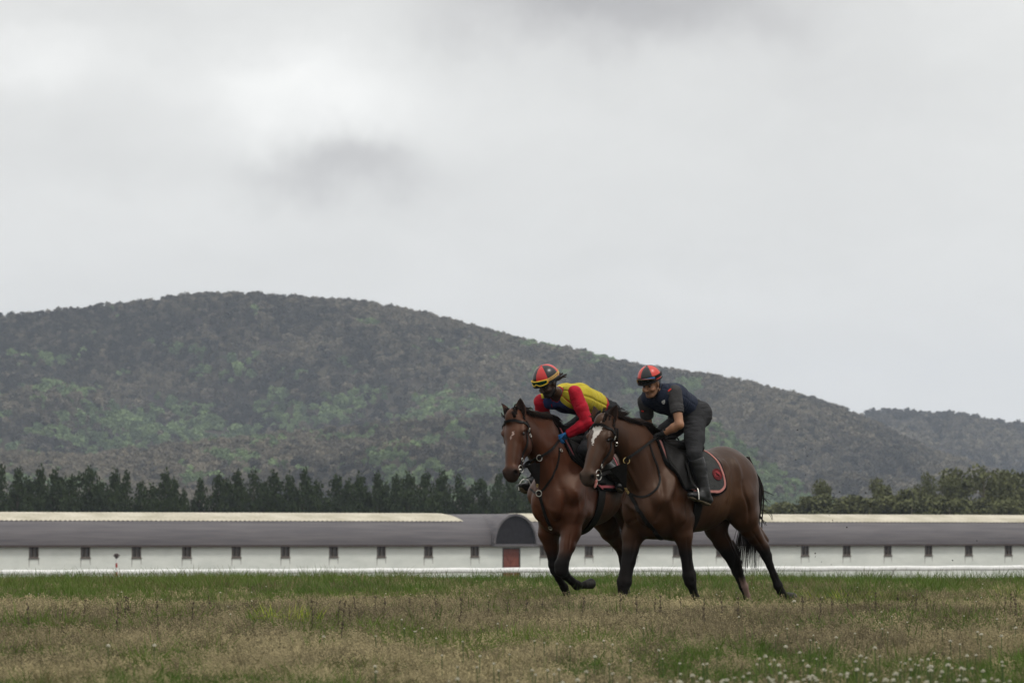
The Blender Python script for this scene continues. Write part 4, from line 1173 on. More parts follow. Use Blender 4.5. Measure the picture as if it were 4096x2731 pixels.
def build_bridle(rig, root, skin, H, fr, c, hands, who):
    """headstall, bit, reins and martingale of one horse"""
    a, s, n, HV = fr
    br = empty('bridle', root.location, rig.rz); tag(br, c['bridle_label'], 'bridle', 'bridles with ring bits')
    def hp(p): q = np.array(p) - H(0, 0, 0); return q @ a, q @ s, q @ n
    def mirror(p): x, y, w = hp(p); return H(0, 0, 0) + a * x - s * y + n * w
    brow = [H(*q) for q in ((.11, -.085, -.10), (.085, -.062, -.02), (.072, 0, .02), (.085, .062, -.02), (.11, .085, -.10))]; mb = MB(); strap_on(mb, skin, brow, .026, .010, .007); mb.build('browband', leather, br)
    cheek = [skin.near(H(*q), .004)[0] for q in ((.03, .10, -.10), (.12, .11, -.125), (.25, .10, -.14), (.40, .08, -.135), (.50, .07, -.125), (.545, .07, -.12))]
    for pts in (cheek, [mirror(p) for p in cheek]):
        mb = MB(); strap_on(mb, skin, pts, .022, .007, .006); mb.build('cheekpiece', leather, br)
    head = [H(.03, .085, -.08), H(-.02, .05, -.09), H(-.03, 0, -.09), H(-.02, -.05, -.09), H(.03, -.085, -.08)]
    mb = MB(); strap_on(mb, skin, head, .03, .006, .005, 5); mb.build('headpiece', leather, br)
    thr = [skin.near(H(*q), .004)[0] for q in ((.02, .10, -.13), (.12, .10, -.19), (.23, .09, -.25))]
    mb = MB(); strap_on(mb, skin, thr + [H(.20, 0, -.30), mirror(thr[-1]), mirror(thr[0])], .015, .005, .006); mb.build('throatlash', leather, br)
    for q in ((.14, .11, -.125), (.16, .10, -.21), (.48, .08, -.126)):
        p, nn_ = skin.near(H(*q), .012); mb = MB(); ring(mb, p, nn_, .013, .0035, 10, 1.4); mb.build('buckle', steel, br)
    bits = []
    for q in (1, -1):
        p = skin.near(H(.590, .090, -.125), .010)[0]; nn_ = s * q
        if q < 0: p = mirror(p)
        R = c.get('ring_r', .042); mb = MB(); ring(mb, p, unit(nn_ + n * .15), R, .0045, 22); mb.build('bit_ring', steel, br); bits.append(p)
    m0, _ = skin.near(H(.605, .08, -.118), .0)
    mb = MB(); mb.tube([mirror(m0), H(.615, 0, -.11), m0 + s * .0, bits[0] * .45 + m0 * .55 + s * .012], [.010, .007, .010, .011], 8); mb.build('bit', steel, br)
    lip = [bits[0] + a * .04] + [skin.near(H(.64, q, -.22), .006)[0] for q in (.04, 0, -.04)] + [bits[1] + a * .04]
    mb = MB(); mb.tube(densify(lip, 4), .007, 6); mb.build('curb_strap', leather, br)
    # reins to both hands
    hl, hr = hands
    rl = [bits[0] + s * .01] + [skin.hit(rig, u_, v_, .03)[0] for u_, v_, S_ in c['rein']] + [hl]
    D = densify(rl, 6); mb = MB(); mb.strap(D, [np.array([.5, .85, .1])] * len(D), [.034] * (len(D) // 2) + [.024] * (len(D) - len(D) // 2), .007); rein = mb.build('rein', leather, br)
    rr = [bits[1] - s * .01, mirror(rl[1]) - n * .01] + [skin.near(bits[1] * (1 - q) + hr * q + np.array([0, -.25, 0.05]), .03)[0] for q in (.55, .8)] + [hr]
    D = densify(rr, 6); mb = MB(); mb.strap(D, [s] * len(D), .024, .006); mb.build('rein', leather, br)
    bridge = [hl, (hl + hr) / 2 + np.array([-.03, 0, .02]), hr]; mb = MB(); mb.tube(densify(bridge, 5), .011, 6); mb.build('rein_bridge', leather, br)
    for q in c['rein_rings']:
        p = skin.hit(rig, q[0], q[1], .04)[0]; mb = MB(); ring(mb, p, unit(np.array([.5, .8, .1])), .030, .0042, 16); mb.build('martingale_ring', brass if c.get('brass') else steel, rein)
    # martingale and breast strap lie on the horse
    mg = empty('martingale', root.location, rig.rz); tag(mg, c['mart_label'], 'harness', 'black running martingales')
    mb = MB(); strap_on(mb, skin, [skin.hit(rig, *q)[0] for q in c['yoke']], .020, .006, .005, 4); mb.build('neck_strap', leather, mg)
    mb = MB(); strap_on(mb, skin, [skin.hit(rig, *q)[0] for q in c['breast']], c.get('breast_w', .04), .006, .005, 4); mb.build('breast_strap', leather, mg)
    for q, wide, mt in c['fittings']:
        p, nn_ = skin.hit(rig, *q, .014); mb = MB(); ring(mb, p, nn_, wide, .004, 14); mb.build('ring', mt, mg)
    if c.get('neck_shade'):
        # black sheet put in for the shaded underside of the neck, below the jaw
        b = [rig.P(*q) for q in c['neck_shade']]; mb = MB(); V = []; k = 8; rows = []
        for i in range(k + 1):
            t = i / k; pa = b[0] * (1 - t) + b[2] * t; pb = b[1] * (1 - t) + b[2] * t + (b[3] - b[2]) * t
            rows.append((pa, pb))
        for lay in (-.002, .002):
            for pa, pb in rows:
                for j in range(7):
                    q = j / 6; V.append(pa * (1 - q) + pb * q + np.array([.04, 0, 0]) * math.sin(3.14 * q) + np.array([lay, 0, 0]))
        Fb = []; nn2 = (k + 1) * 7
        for l in (0, 1):
            for i in range(k):
                for j in range(6): f = (l * nn2 + i * 7 + j, l * nn2 + i * 7 + j + 1, l * nn2 + (i + 1) * 7 + j + 1, l * nn2 + (i + 1) * 7 + j); Fb.append(f)
        mesh_obj('neck_shade', V, Fb, leather, mg)

# ---------------------------------------------------------------- saddlery
def drape(skin, Lf, Lr, th0, th1, nL, nT, off, zc, corner=.0, side=0):
    """a cloth over the back: front and rear edge as functions of the way down t in 0..1; both sides of the spine"""
    V = []
    for j in range(nT + 1):
        q = j / nT
        th = th0 + (th1 - th0) * q; t = abs(th) / max(abs(th0), abs(th1))
        for i in range(nL + 1):
            p = i / nL; L = Lf(t) * (1 - p) + Lr(t) * p
            d = np.array([0, math.sin(th), math.cos(th)])
            b, nn_ = skin.trunk.cast(np.array([L, 0, zc]), d, 0)
            V.append(b + d * (off + .004))
    return np.array(V)

def sheet(name, V, nL, nT, mat, parent, th=.008):
    k = (nL + 1)
    Fc = [(j * k + i, j * k + i + 1, (j + 1) * k + i + 1, (j + 1) * k + i) for j in range(nT) for i in range(nL)]
    o = mesh_obj(name, V, Fc, mat, parent)
    so = o.modifiers.new('thickness', 'SOLIDIFY'); so.thickness = th; so.offset = 0
    return o

def build_saddle(rig, root, skin, c):
    z = c['dz']; zc = 1.18 + z; TH = math.radians(99)
    cl = empty('saddle_cloth', (root.location[0], root.location[1], 0), rig.rz); tag(cl, c['cloth_label'], 'saddle cloth', 'black saddle cloths with pink piping')
    clothm = c['cloth_mat']; pink = c['pink_mat']
    def Lf(t): return .17 - .20 * t ** 1.6 - .10 * max(0, (t - .8) / .2) ** 2
    def Lr(t): return -.43 - .10 * math.sin(1.57 * min(t * 1.25, 1)) + .16 * max(0, (t - .78) / .22) ** 3
    nL, nT = 26, 60
    Vc = drape(skin, lambda t: Lf(t) + .03, lambda t: Lr(t) - .025, -TH, TH, nL, nT, .010, zc); sheet('fleece_lining', Vc, nL, nT, fleece, cl, .014)
    T2 = TH * .95
    Vc = drape(skin, Lf, Lr, -T2, T2, nL, nT, .021, zc); sheet('cloth', Vc, nL, nT, clothm, cl, .006)
    g = Vc.reshape(nT + 1, nL + 1, 3)
    edge = list(g[:, 1]) + list(g[-2, 2:-1]) + list(g[::-1][:, -2]) + list(g[1, 1:-1][::-1])
    ctr = np.array([-.15, 0, zc])
    mb = MB(); mb.strap([p + unit(p - ctr) * .006 for p in edge], [unit(np.array([0, p[1], max(p[2] - zc, -.05) + .05])) for p in edge], .024, .007); mb.build('piping', pink, cl)
    # round red emblem at the rear corner
    if c.get('emblem'):
        p, nn_ = skin.hit(rig, *c['emblem'], .03); nn_ = unit(nn_); e = unit(np.cross([0, 0, 1], nn_)); f = np.cross(nn_, e)
        er = material('emblem_red', (.33, .05, .055), .8, col2=(.24, .03, .035), nscale=90, bump=.5); ed = material('emblem_dark', (.10, .018, .02), .8)
        base = MB(); k = 28; R = .060
        base.add([p + (e * math.cos(6.2832 * i / k) + f * math.sin(6.2832 * i / k)) * R for i in range(k)] + [p - nn_ * .008 + (e * math.cos(6.2832 * i / k) + f * math.sin(6.2832 * i / k)) * R for i in range(k)],
                 [tuple(range(k))[::-1]] + [(i, (i + 1) % k, k + (i + 1) % k, k + i) for i in range(k)])
        em = base.build('emblem', er, cl)
        mk = MB(); q = p + nn_ * .003
        for RR, rr_ in ((.057, .0028), (.042, .002)): ring(mk, q, nn_, RR, rr_, 28)
        for i in range(26):   # a rim of short strokes, like stitched lettering
            an = 6.2832 * i / 26; d = e * math.cos(an) + f * math.sin(an); mk.strap([q + d * .045, q + d * .054], nn_, .003, .002)
        mk.build('emblem_rim', ed, em)
        mk = MB()             # prancing animal over waves
        mk.tube([q + e * x + f * y for x, y in ((.02, -.012), (.004, -.002), (-.010, .006), (-.016, .018))], [.006, .010, .008, .004], 7)
        mk.tube([q + e * x + f * y for x, y in ((-.016, .018), (-.024, .014))], [.005, .003], 6)
        for (x0, y0), (x1, y1) in (((-.010, .004), (-.022, -.004)), ((-.006, .0), (-.014, -.014)), ((.014, -.010), (.020, -.022)), ((.018, -.012), (.028, -.006))): mk.tube([q + e * x0 + f * y0, q + e * x1 + f * y1], [.004, .0025], 5)
        for w in range(3): mk.tube([q + e * x + f * (-.024 - .008 * w + .003 * math.sin(x * 300)) for x in np.linspace(-.03 + .004 * w, .03 - .004 * w, 9)], .0018, 5)
        mk.build('emblem_figure', ed, em)
    # ---- saddle
    sd_ = empty('saddle', (root.location[0], root.location[1], 0), rig.rz); tag(sd_, c['saddle_label'], 'saddle', 'black exercise saddles')
    sh = Shape(); top = 1.60 + z
    sh.cone((.05, 0, top + .03), (-.10, 0, top + .00), .045, .07, .04, sq=((0, 1, 0), 1.0)); sh.cone((-.10, 0, top - .0), (-.32, 0, top - .01), .07, .085, .05)
    sh.cone((-.32, 0, top), (-.40, 0, top + .045), .085, .04, .04)
    for q in (-1, 1): sh.cone((.04, q * .03, top + .03), (-.38, q * .11, top + .0), .035, .045, .04); sh.cone((-.40, q * .02, top + .05), (-.36, q * .13, top + .01), .028, .03, .03)
    Vt, Ft = sh.mesh(.009); mesh_obj('seat', relax(Vt, Ft, 2), Ft, leather, sd_)
    def Ff(t): return .06 + .16 * math.sin(math.pi * min(t, 1) ** .9) * .55 - .02 * t
    def Fr(t): return -.30 + .10 * t
    for q in (1, -1):
        t0, t1 = (.10, 1.52) if q > 0 else (-.10, -1.52)
        Vf = drape(skin, Ff, Fr, t0, t1, 12, 16, .036, zc); sheet('flap', Vf, 12, 16, leather, sd_, .008)
        mb = MB()          # padded roll on the front edge of the flap
        gg = Vf.reshape(17, 13, 3); mb.tube([g_ + np.array([0, 0, .004]) for g_ in gg[:, 0]], .010, 7); mb.build('flap_edge', leather, sd_)
    # girth
    mb = MB(); pts, nn2 = [], []
    for i in range(41):
        th = math.radians(70 + 220 * i / 40); d = np.array([0, math.sin(th), math.cos(th)]); Lg = c.get('girth_L', -.15)
        b, q = skin.trunk.cast(np.array([Lg, 0, zc - .05]), d, .0); b = b + d * .012; pts.append(b); nn2.append(d)
    mb.strap(pts, nn2, c.get('girth_w', .10), .012); mb.build('girth', leather, sd_)
    # breast girth from saddle front: thin strap round the withers (neck grip)
    for st in c['stirrups']:
        top_, foot = rig.P(*st[0]), rig.P(*st[1]); mb = MB(); mb.strap([top_, (top_ + foot) / 2 + np.array([0, .005 * np.sign(foot[1]), 0]), foot + np.array([0, 0, .115])], (0, 1, 0), .024, .006)
        sl = mb.build('stirrup_leather', leather, sd_)
        mb = MB(); ez, ex = np.array([0, 0, 1.0]), unit(np.array([.35, np.sign(foot[1]), 0])) ; k = 12; arch = []
        for i in range(k + 1):
            an = math.pi * i / k; arch.append(foot + ex * .062 * math.cos(an) + ez * (.115 * math.sin(an) ** .8))
        mb.tube(arch, .006, 7); si = mb.build('stirrup', st[2], sd_); mb = MB(); mb.strap([foot - ex * .062, foot + ex * .062], (0, 0, 1), .040, .010); mb.build('tread', leather, si)
# ---------------------------------------------------------------- the two horses of the photograph
RB = Rig(2660, 55.2, 225.0)
RA = Rig(2270, 56.07, 240.0)
clothB = material('quilted_black', (.030, .031, .031), .85, col2=(.045, .046, .044), nscale=30, bump=.4, bscale=80)
pinkm = material('pink_piping', (.32, .12, .11), .8, col2=(.40, .18, .15), nscale=40)
redpink = material('rose_piping', (.27, .060, .075), .8, col2=(.33, .09, .10), nscale=40)
orangem = material('orange_foam', (.50, .12, .07), .8, col2=(.58, .19, .12), nscale=30)
CB = dict(dz=0.0, seed=1.0, label='dark bay horse nearer the camera with a white blaze, ridden by the man in navy', poll=(2404, 1676, 0), neck_mid=(2538, 1802, 0), crest_mid=(2556, 1714, 0), head_dir=(.476, .114, -.87), hs=.92, twist=math.radians(6),
    head_L=.60, ear_lean=[(.30, 0), (.15, .1)], ear_spin=[math.radians(-5), math.radians(48)],
    base=(.042, .0165, .0075), dark=(.010, .005, .004), pale=(.095, .047, .023), muzzle=(.065, .050, .040), blk=(.72, .56), flank=.7, muscle=[([(2500, 1850), (2528, 1905), (2556, 1965)], .022, .012), ([(2640, 1885), (2652, 1960), (2642, 2040), (2618, 2085)], .03, -.014), ([(2560, 2080), (2592, 2112), (2640, 2132)], .02, -.012), ([(2492, 2078), (2520, 2088), (2548, 2074)], .018, -.010), ([(2742, 1990), (2752, 2060), (2722, 2112)], .022, -.012), ([(2889, 1836), (2912, 1880), (2916, 1940), (2905, 2010)], .024, .012), ([(2966, 1920), (2978, 1976), (2996, 2034), (2992, 2092)], .018, -.012), ([(2930, 1830), (2955, 1880), (2962, 1950)], .03, .010), ([(2540, 2150), (2530, 2200), (2524, 2240)], .012, -.007), ([(2748, 2150), (2752, 2200), (2756, 2250)], .010, -.006), ([(2590, 1800), (2612, 1870), (2630, 1950)], .03, -.010), ([(2675, 1990), (2690, 2060), (2700, 2120)], .03, .010), ([(3005, 2120), (3032, 2160), (3056, 2200)], .010, -.007), ([(3084, 2262), (3098, 2296), (3112, 2326)], .008, -.006), ([(2765, 2150), (2762, 2205), (2764, 2262)], .009, .006), ([(2556, 2120), (2546, 2180), (2534, 2235)], .010, .007), ([(2900, 2120), (2925, 2175), (2945, 2225)], .010, -.008), ([(2498, 2345), (2492, 2370), (2488, 2390)], .007, -.005), ([(2770, 2345), (2780, 2370), (2788, 2392)], .007, -.005), ([(2952, 2290), (2966, 2320), (2976, 2345)], .007, -.005), ([(2770, 2290), (2774, 2310), (2774, 2322)], .010, .006), ([(2480, 2320), (2484, 2336), (2492, 2345)], .010, .006), ([(2860, 1830), (2880, 1900), (2870, 1970), (2850, 2030)], .04, .008), ([(2500, 2000), (2530, 2030), (2560, 2040)], .03, .012), ([(2700, 1900), (2690, 1960), (2660, 2010)], .03, .010)],
    coat=coat_material('dark_bay_coat'),
    white=[([(2371, 1702), (2378, 1709), (2383, 1703), (2391, 1708), (2397, 1703), (2409, 1704), (2408, 1716), (2398, 1733), (2385, 1748), (2376, 1758), (2372, 1778), (2366, 1777), (2368, 1755), (2373, 1735), (2375, 1722), (2368, 1715)], np.array([.56, .53, .49])),
           ([(2401, 1684), (2407, 1680), (2409, 1688), (2402, 1693)], np.array([.22, .17, .14]))],
    sock=(2972, 2300, 2420, 22), tongue=True, wind=1.0, mane_left=.7, forelock=(.7, .1, .3),
    legs=[([(2725, 2075, .18, .11), (2733, 2140, .18, .085), (2743, 2210, .17, .060), (2751, 2265, .17, .054), (2757, 2300, .17, .066), (2761, 2325, .17, .058), (2773, 2362, .16, .036), (2783, 2392, .16, .038), (2793, 2425, .16, .034)], None),
          ([(2548, 2085, -.16, .12), (2532, 2135, -.17, .104), (2522, 2195, -.17, .080), (2514, 2245, -.17, .068), (2504, 2290, -.17, .062), (2497, 2328, -.17, .072), (2493, 2352, -.17, .052), (2487, 2385, -.17, .038), (2482, 2425, -.17, .040)], None),
          ([(2885, 2050, -.13, .13), (2862, 2112, -.15, .105), (2890, 2168, -.15, .088), (2913, 2208, -.15, .070), (2938, 2248, -.15, .066), (2950, 2285, -.15, .054), (2962, 2315, -.15, .044), (2974, 2345, -.15, .044), (2988, 2385, -.15, .034), (2996, 2410, -.15, .036)], ((2925, 2170, -.15), (2955, 2218, -.15), .035, .026)),
          ([(2950, 1990, .15, .17), (2975, 2065, .16, .135), (2998, 2112, .16, .098), (3022, 2150, .15, .074), (3052, 2190, .15, .062), (3066, 2222, .15, .052), (3080, 2262, .15, .036), (3096, 2300, .15, .036), (3112, 2340, .15, .045), (3124, 2366, .15, .038), (3142, 2384, .15, .034)], ((3034, 2120, .15), (3066, 2160, .15), .040, .027))],
    hooves=[((2792, 2420, .16), (2798, 2446, .16)), ((2482, 2415, -.17), (2478, 2446, -.17)), ((2994, 2402, -.15), (3003, 2434, -.15)), ((3146, 2382, .15), (3170, 2390, .15))],
    tail=[(3022, 1950, 0), (2998, 2110, 0), (2988, 2270, 0)],
    wisps=[[(3022, 1945, .02), (3040, 1962, .02), (3066, 1968, .02), (3098, 1985, .02)], [(3024, 1965, .02), (3042, 1988, .02), (3062, 1994, .02), (3078, 2018, .02)], [(3024, 2010, .02), (3040, 2036, .02), (3078, 2052, .02), (3086, 2082, .02)], [(3020, 2020, 0), (3042, 2070, 0), (3060, 2090, 0), (3066, 2100, 0)]],
    bridle_label='black bridle with a large ring bit on the horse with the white blaze', mart_label='thin black martingale with brass clips on the blazed horse',
    brow=[(2388, 1678), (2396, 1671), (2414, 1669), (2434, 1675), (2450, 1688), (2461, 1702)],
    cheek=[(2461, 1685), (2464, 1706), (2461, 1737), (2455, 1767), (2447, 1794), (2440, 1826), (2432, 1848)],
    throat=[(2466, 1695), (2474, 1737), (2484, 1772), (2488, 1812)], buckles=[(2460, 1729), (2484, 1771), (2440, 1826)],
    ring=(2424, 1861), ring_r=.050, mouth=(2403, 1873), rein=[(2460, 1853, .11), (2500, 1838, .12), (2550, 1801, .10), (2600, 1764, .08)], rein_rings=[(2506, 1836, .12)], brass=True,
    yoke=[(2596, 1772), (2612, 1821), (2631, 1871), (2639, 1920), (2623, 1959), (2581, 1985), (2543, 1983), (2512, 1964)],
    breast=[(2516, 1968), (2547, 2026), (2566, 2055), (2593, 2095), (2620, 2128), (2650, 2156)], breast_w=.040,
    fittings=[((2505, 1948), .014, brass), ((2511, 1958), .016, brass), ((2517, 1968), .012, brass)],
    neck_shade=[(2440, 1878, .04), (2508, 1850, .10), (2500, 1950, 0), (2505, 1950, 0)],
    cloth_label='black saddle cloth with pink piping and a round red emblem', cloth_mat=clothB, pink_mat=pinkm, emblem=(2862, 1900),
    saddle_label='black exercise saddle on the horse with the white blaze', girth_L=-.15, girth_w=.11,
    stirrups=[((2745, 1850, .28), (2784, 1996, .37), steel), ((2560, 1850, -.28), (2576, 1996, -.37), steel)])
CA = dict(dz=.055, seed=4.0, label='reddish bay horse on the left with a small star, ridden by the rider in red', poll=(2048, 1658, -.12), neck_mid=(2176, 1805, -.05), crest_mid=(2188, 1684, -.06), neck_r=.185, head_dir=(.366, .133, -.92), hs=.91,
    head_L=.55, ear_lean=[(.38, 0), (-.1, .05)], ear_spin=[math.radians(20), math.radians(60)],
    base=(.066, .021, .009), dark=(.014, .006, .004), pale=(.11, .045, .021), muzzle=(.040, .030, .026), blk=(.66, .50), flank=.3, muscle=[([(2141, 2020), (2164, 2064), (2190, 2108)], .02, -.012), ([(2250, 1950), (2262, 2010), (2250, 2060), (2225, 2092)], .028, -.014), ([(2283, 2130), (2279, 2165), (2275, 2200)], .010, -.007), ([(2205, 2140), (2212, 2180), (2218, 2215)], .010, -.006), ([(2215, 1830), (2225, 1900), (2240, 1960)], .03, -.010), ([(2300, 1960), (2310, 2030), (2300, 2090)], .028, .010), ([(2150, 1860), (2160, 1930), (2150, 1990)], .025, .010), ([(2400, 2050), (2430, 2090), (2460, 2140)], .02, -.010), ([(2230, 2130), (2226, 2175), (2224, 2215)], .009, .006), ([(2262, 2140), (2256, 2180), (2250, 2215)], .010, .006), ([(2232, 2310), (2248, 2338), (2258, 2356)], .007, -.005), ([(2268, 2300), (2286, 2318), (2300, 2330)], .007, -.005), ([(2170, 1990), (2195, 2030), (2230, 2050)], .03, .010), ([(2340, 1950), (2335, 2010), (2310, 2060)], .03, .008)],
    coat=coat_material('red_bay_coat'),
    white=[([(2040, 1748), (2046, 1738), (2052, 1726), (2057, 1724), (2057, 1735), (2050, 1742), (2043, 1752), (2038, 1756)], np.array([.34, .25, .22]))],
    wind=.25, mane_left=.8, twist=math.radians(-18), hw=1.34, forelock=(.6, .3, .5),
    legs=[([(2205, 2060, -.15, .125), (2194, 2130, -.17, .098), (2206, 2183, -.17, .076), (2213, 2225, -.17, .056), (2216, 2258, -.17, .056), (2221, 2280, -.17, .050), (2235, 2313, -.17, .035), (2256, 2346, -.17, .040), (2268, 2378, -.17, .034), (2272, 2395, -.17, .036)], None),
          ([(2290, 2060, .17, .12), (2284, 2130, .17, .092), (2270, 2183, .17, .077), (2257, 2225, .17, .062), (2247, 2258, .17, .068), (2247, 2280, .17, .066), (2262, 2300, .17, .045), (2286, 2322, .17, .038), (2308, 2340, .17, .046), (2326, 2341, .17, .031), (2340, 2338, .17, .035)], None),
          ([(2410, 2000, -.13, .17), (2421, 2072, -.15, .14), (2440, 2125, -.15, .098), (2468, 2165, -.15, .070), (2490, 2200, -.15, .060), (2494, 2240, -.15, .044), (2496, 2300, -.15, .036), (2496, 2340, -.15, .042), (2495, 2375, -.15, .034)], ((2485, 2150, -.15), (2505, 2185, -.15), .03, .025)),
          ([(2500, 2000, .15, .15), (2520, 2075, .15, .12), (2532, 2130, .15, .085), (2540, 2165, .15, .062), (2530, 2215, .15, .044), (2516, 2270, .15, .036), (2506, 2310, .15, .042), (2502, 2345, .15, .034)], None)],
    hooves=[((2270, 2388, -.17), (2276, 2424, -.17)), ((2338, 2338, .17), (2364, 2333, .17)), ((2496, 2372, -.15), (2494, 2402, -.15)), ((2503, 2342, .15), (2500, 2366, .15))],
    tail=[(2480, 1950, 0), (2500, 2050, 0), (2515, 2180, 0)],
    bridle_label='black bridle on the reddish bay horse at the left', mart_label='black breastplate strap with a steel ring on the left horse',
    brow=[(2018, 1692), (2026, 1677), (2049, 1670), (2076, 1672), (2097, 1682), (2108, 1698)],
    cheek=[(2106, 1690), (2113, 1721), (2114, 1760), (2109, 1798), (2105, 1825), (2100, 1846)],
    throat=[(2116, 1716), (2124, 1744), (2128, 1775), (2126, 1800)], buckles=[(2114, 1720), (2105, 1825)],
    ring=(2096, 1855), ring_r=.036, mouth=(2080, 1863), rein=[(2120, 1845, .0), (2149, 1828, .02), (2199, 1798, .05)], rein_rings=[(2154, 1826, .02)],
    yoke=[(2236, 1790), (2229, 1859), (2212, 1900), (2195, 1928), (2168, 1962), (2141, 1970), (2122, 1955)],
    breast=[(2157, 1973), (2168, 2011), (2180, 2053), (2195, 2091), (2204, 2108)], breast_w=.034,
    fittings=[((2157, 1972), .030, steel), ((2154, 1940), .016, brass), ((2241, 1802), .016, steel), ((2203, 2108), .02, steel)],
    neck_shade=[(2104, 1862, -.02), (2160, 1850, .02), (2150, 1935, -.02), (2158, 1935, -.02)],
    cloth_label='black saddle cloth with rose piping on the left horse', cloth_mat=clothB, pink_mat=redpink,
    saddle_label='black exercise saddle on the reddish bay horse at the left', girth_L=-.15, girth_w=.13,
    stirrups=[((2390, 1850, .28), (2486, 1964, .36), steel), ((2150, 1850, -.28), (2100, 1962, -.42), steel)])
if DEV in ('all', 'horse', 'fig'):
    rootB, skinB, HB, frB = build_horse(RB, CB)
    rootA, skinA, HA, frA = build_horse(RA, CA)
    handsB = (RB.P(2634, 1742, .05), RB.P(2600, 1728, -.05)); handsA = (RA.P(2242, 1752, .06), RA.P(2222, 1716, -.07))
    build_bridle(RB, rootB, skinB, HB, frB, CB, handsB, 'near'); build_bridle(RA, rootA, skinA, HA, frA, CA, handsA, 'far')
    build_saddle(RB, rootB, skinB, CB); build_saddle(RA, rootA, skinA, CA)
# ---------------------------------------------------------------- the riders
def head_frame(f, pitch, roll=0.0):
    f = unit([f[0], f[1], 0]); l = np.array([-f[1], f[0], 0]); u = np.array([0, 0, 1.0])
    f2 = f * math.cos(pitch) - u * math.sin(pitch); u2 = u * math.cos(pitch) + f * math.sin(pitch)
    l2 = l * math.cos(roll) + u2 * math.sin(roll); u3 = u2 * math.cos(roll) - l * math.sin(roll)
    return f2, l2, u3

def patch(fn, na, ne):
    V = [fn(i / na, j / ne) for j in range(ne + 1) for i in range(na + 1)]
    Fc = [(j * (na + 1) + i, j * (na + 1) + i + 1, (j + 1) * (na + 1) + i + 1, (j + 1) * (na + 1) + i) for j in range(ne) for i in range(na)]
    return V, Fc

def fist(Wp, x, z, side, scale=1.0):
    """a closed gloved hand: four unequal curled fingers and a thumb over them. x along the forearm, z to the thumb side"""
    x = unit(x); z = unit(z - x * (z @ x)); y = np.cross(z, x) * side      # y: the way the fingers close, towards the other hand
    def q(a, b, c_): return Wp + (x * a + y * b + z * c_) * scale
    sh = Shape(); k = .006
    sh.cone(q(-.03, 0, 0), q(.02, .0, .0), .029, .028, .02)
    for i in range(4): sh.cone(q(.01, .002, .018 - .012 * i), q(.082 - .004 * abs(i - 1), -.006, .031 - .021 * i), .016, .0135, .012)
    for i, (l, rr) in enumerate(((.92, .0098), (1.0, .0102), (.95, .0098), (.78, .0088))):
        zc_ = .031 - .021 * i; x0 = .082 - .004 * abs(i - 1)
        sh.chain([(q(x0, -.006, zc_), rr * 1.05), (q(x0 + .028 * l, .012, zc_ - .001), rr), (q(x0 + .020 * l, .040 * l, zc_ - .002), rr * .95), (q(x0 - .010, .044 * l, zc_ - .002), rr * .85)], .005)
    sh.chain([(q(.018, .010, .026), .014), (q(.048, .030, .040), .0115), (q(.074, .044, .036), .0105), (q(.094, .046, .028), .009)], .007)
    return sh, q

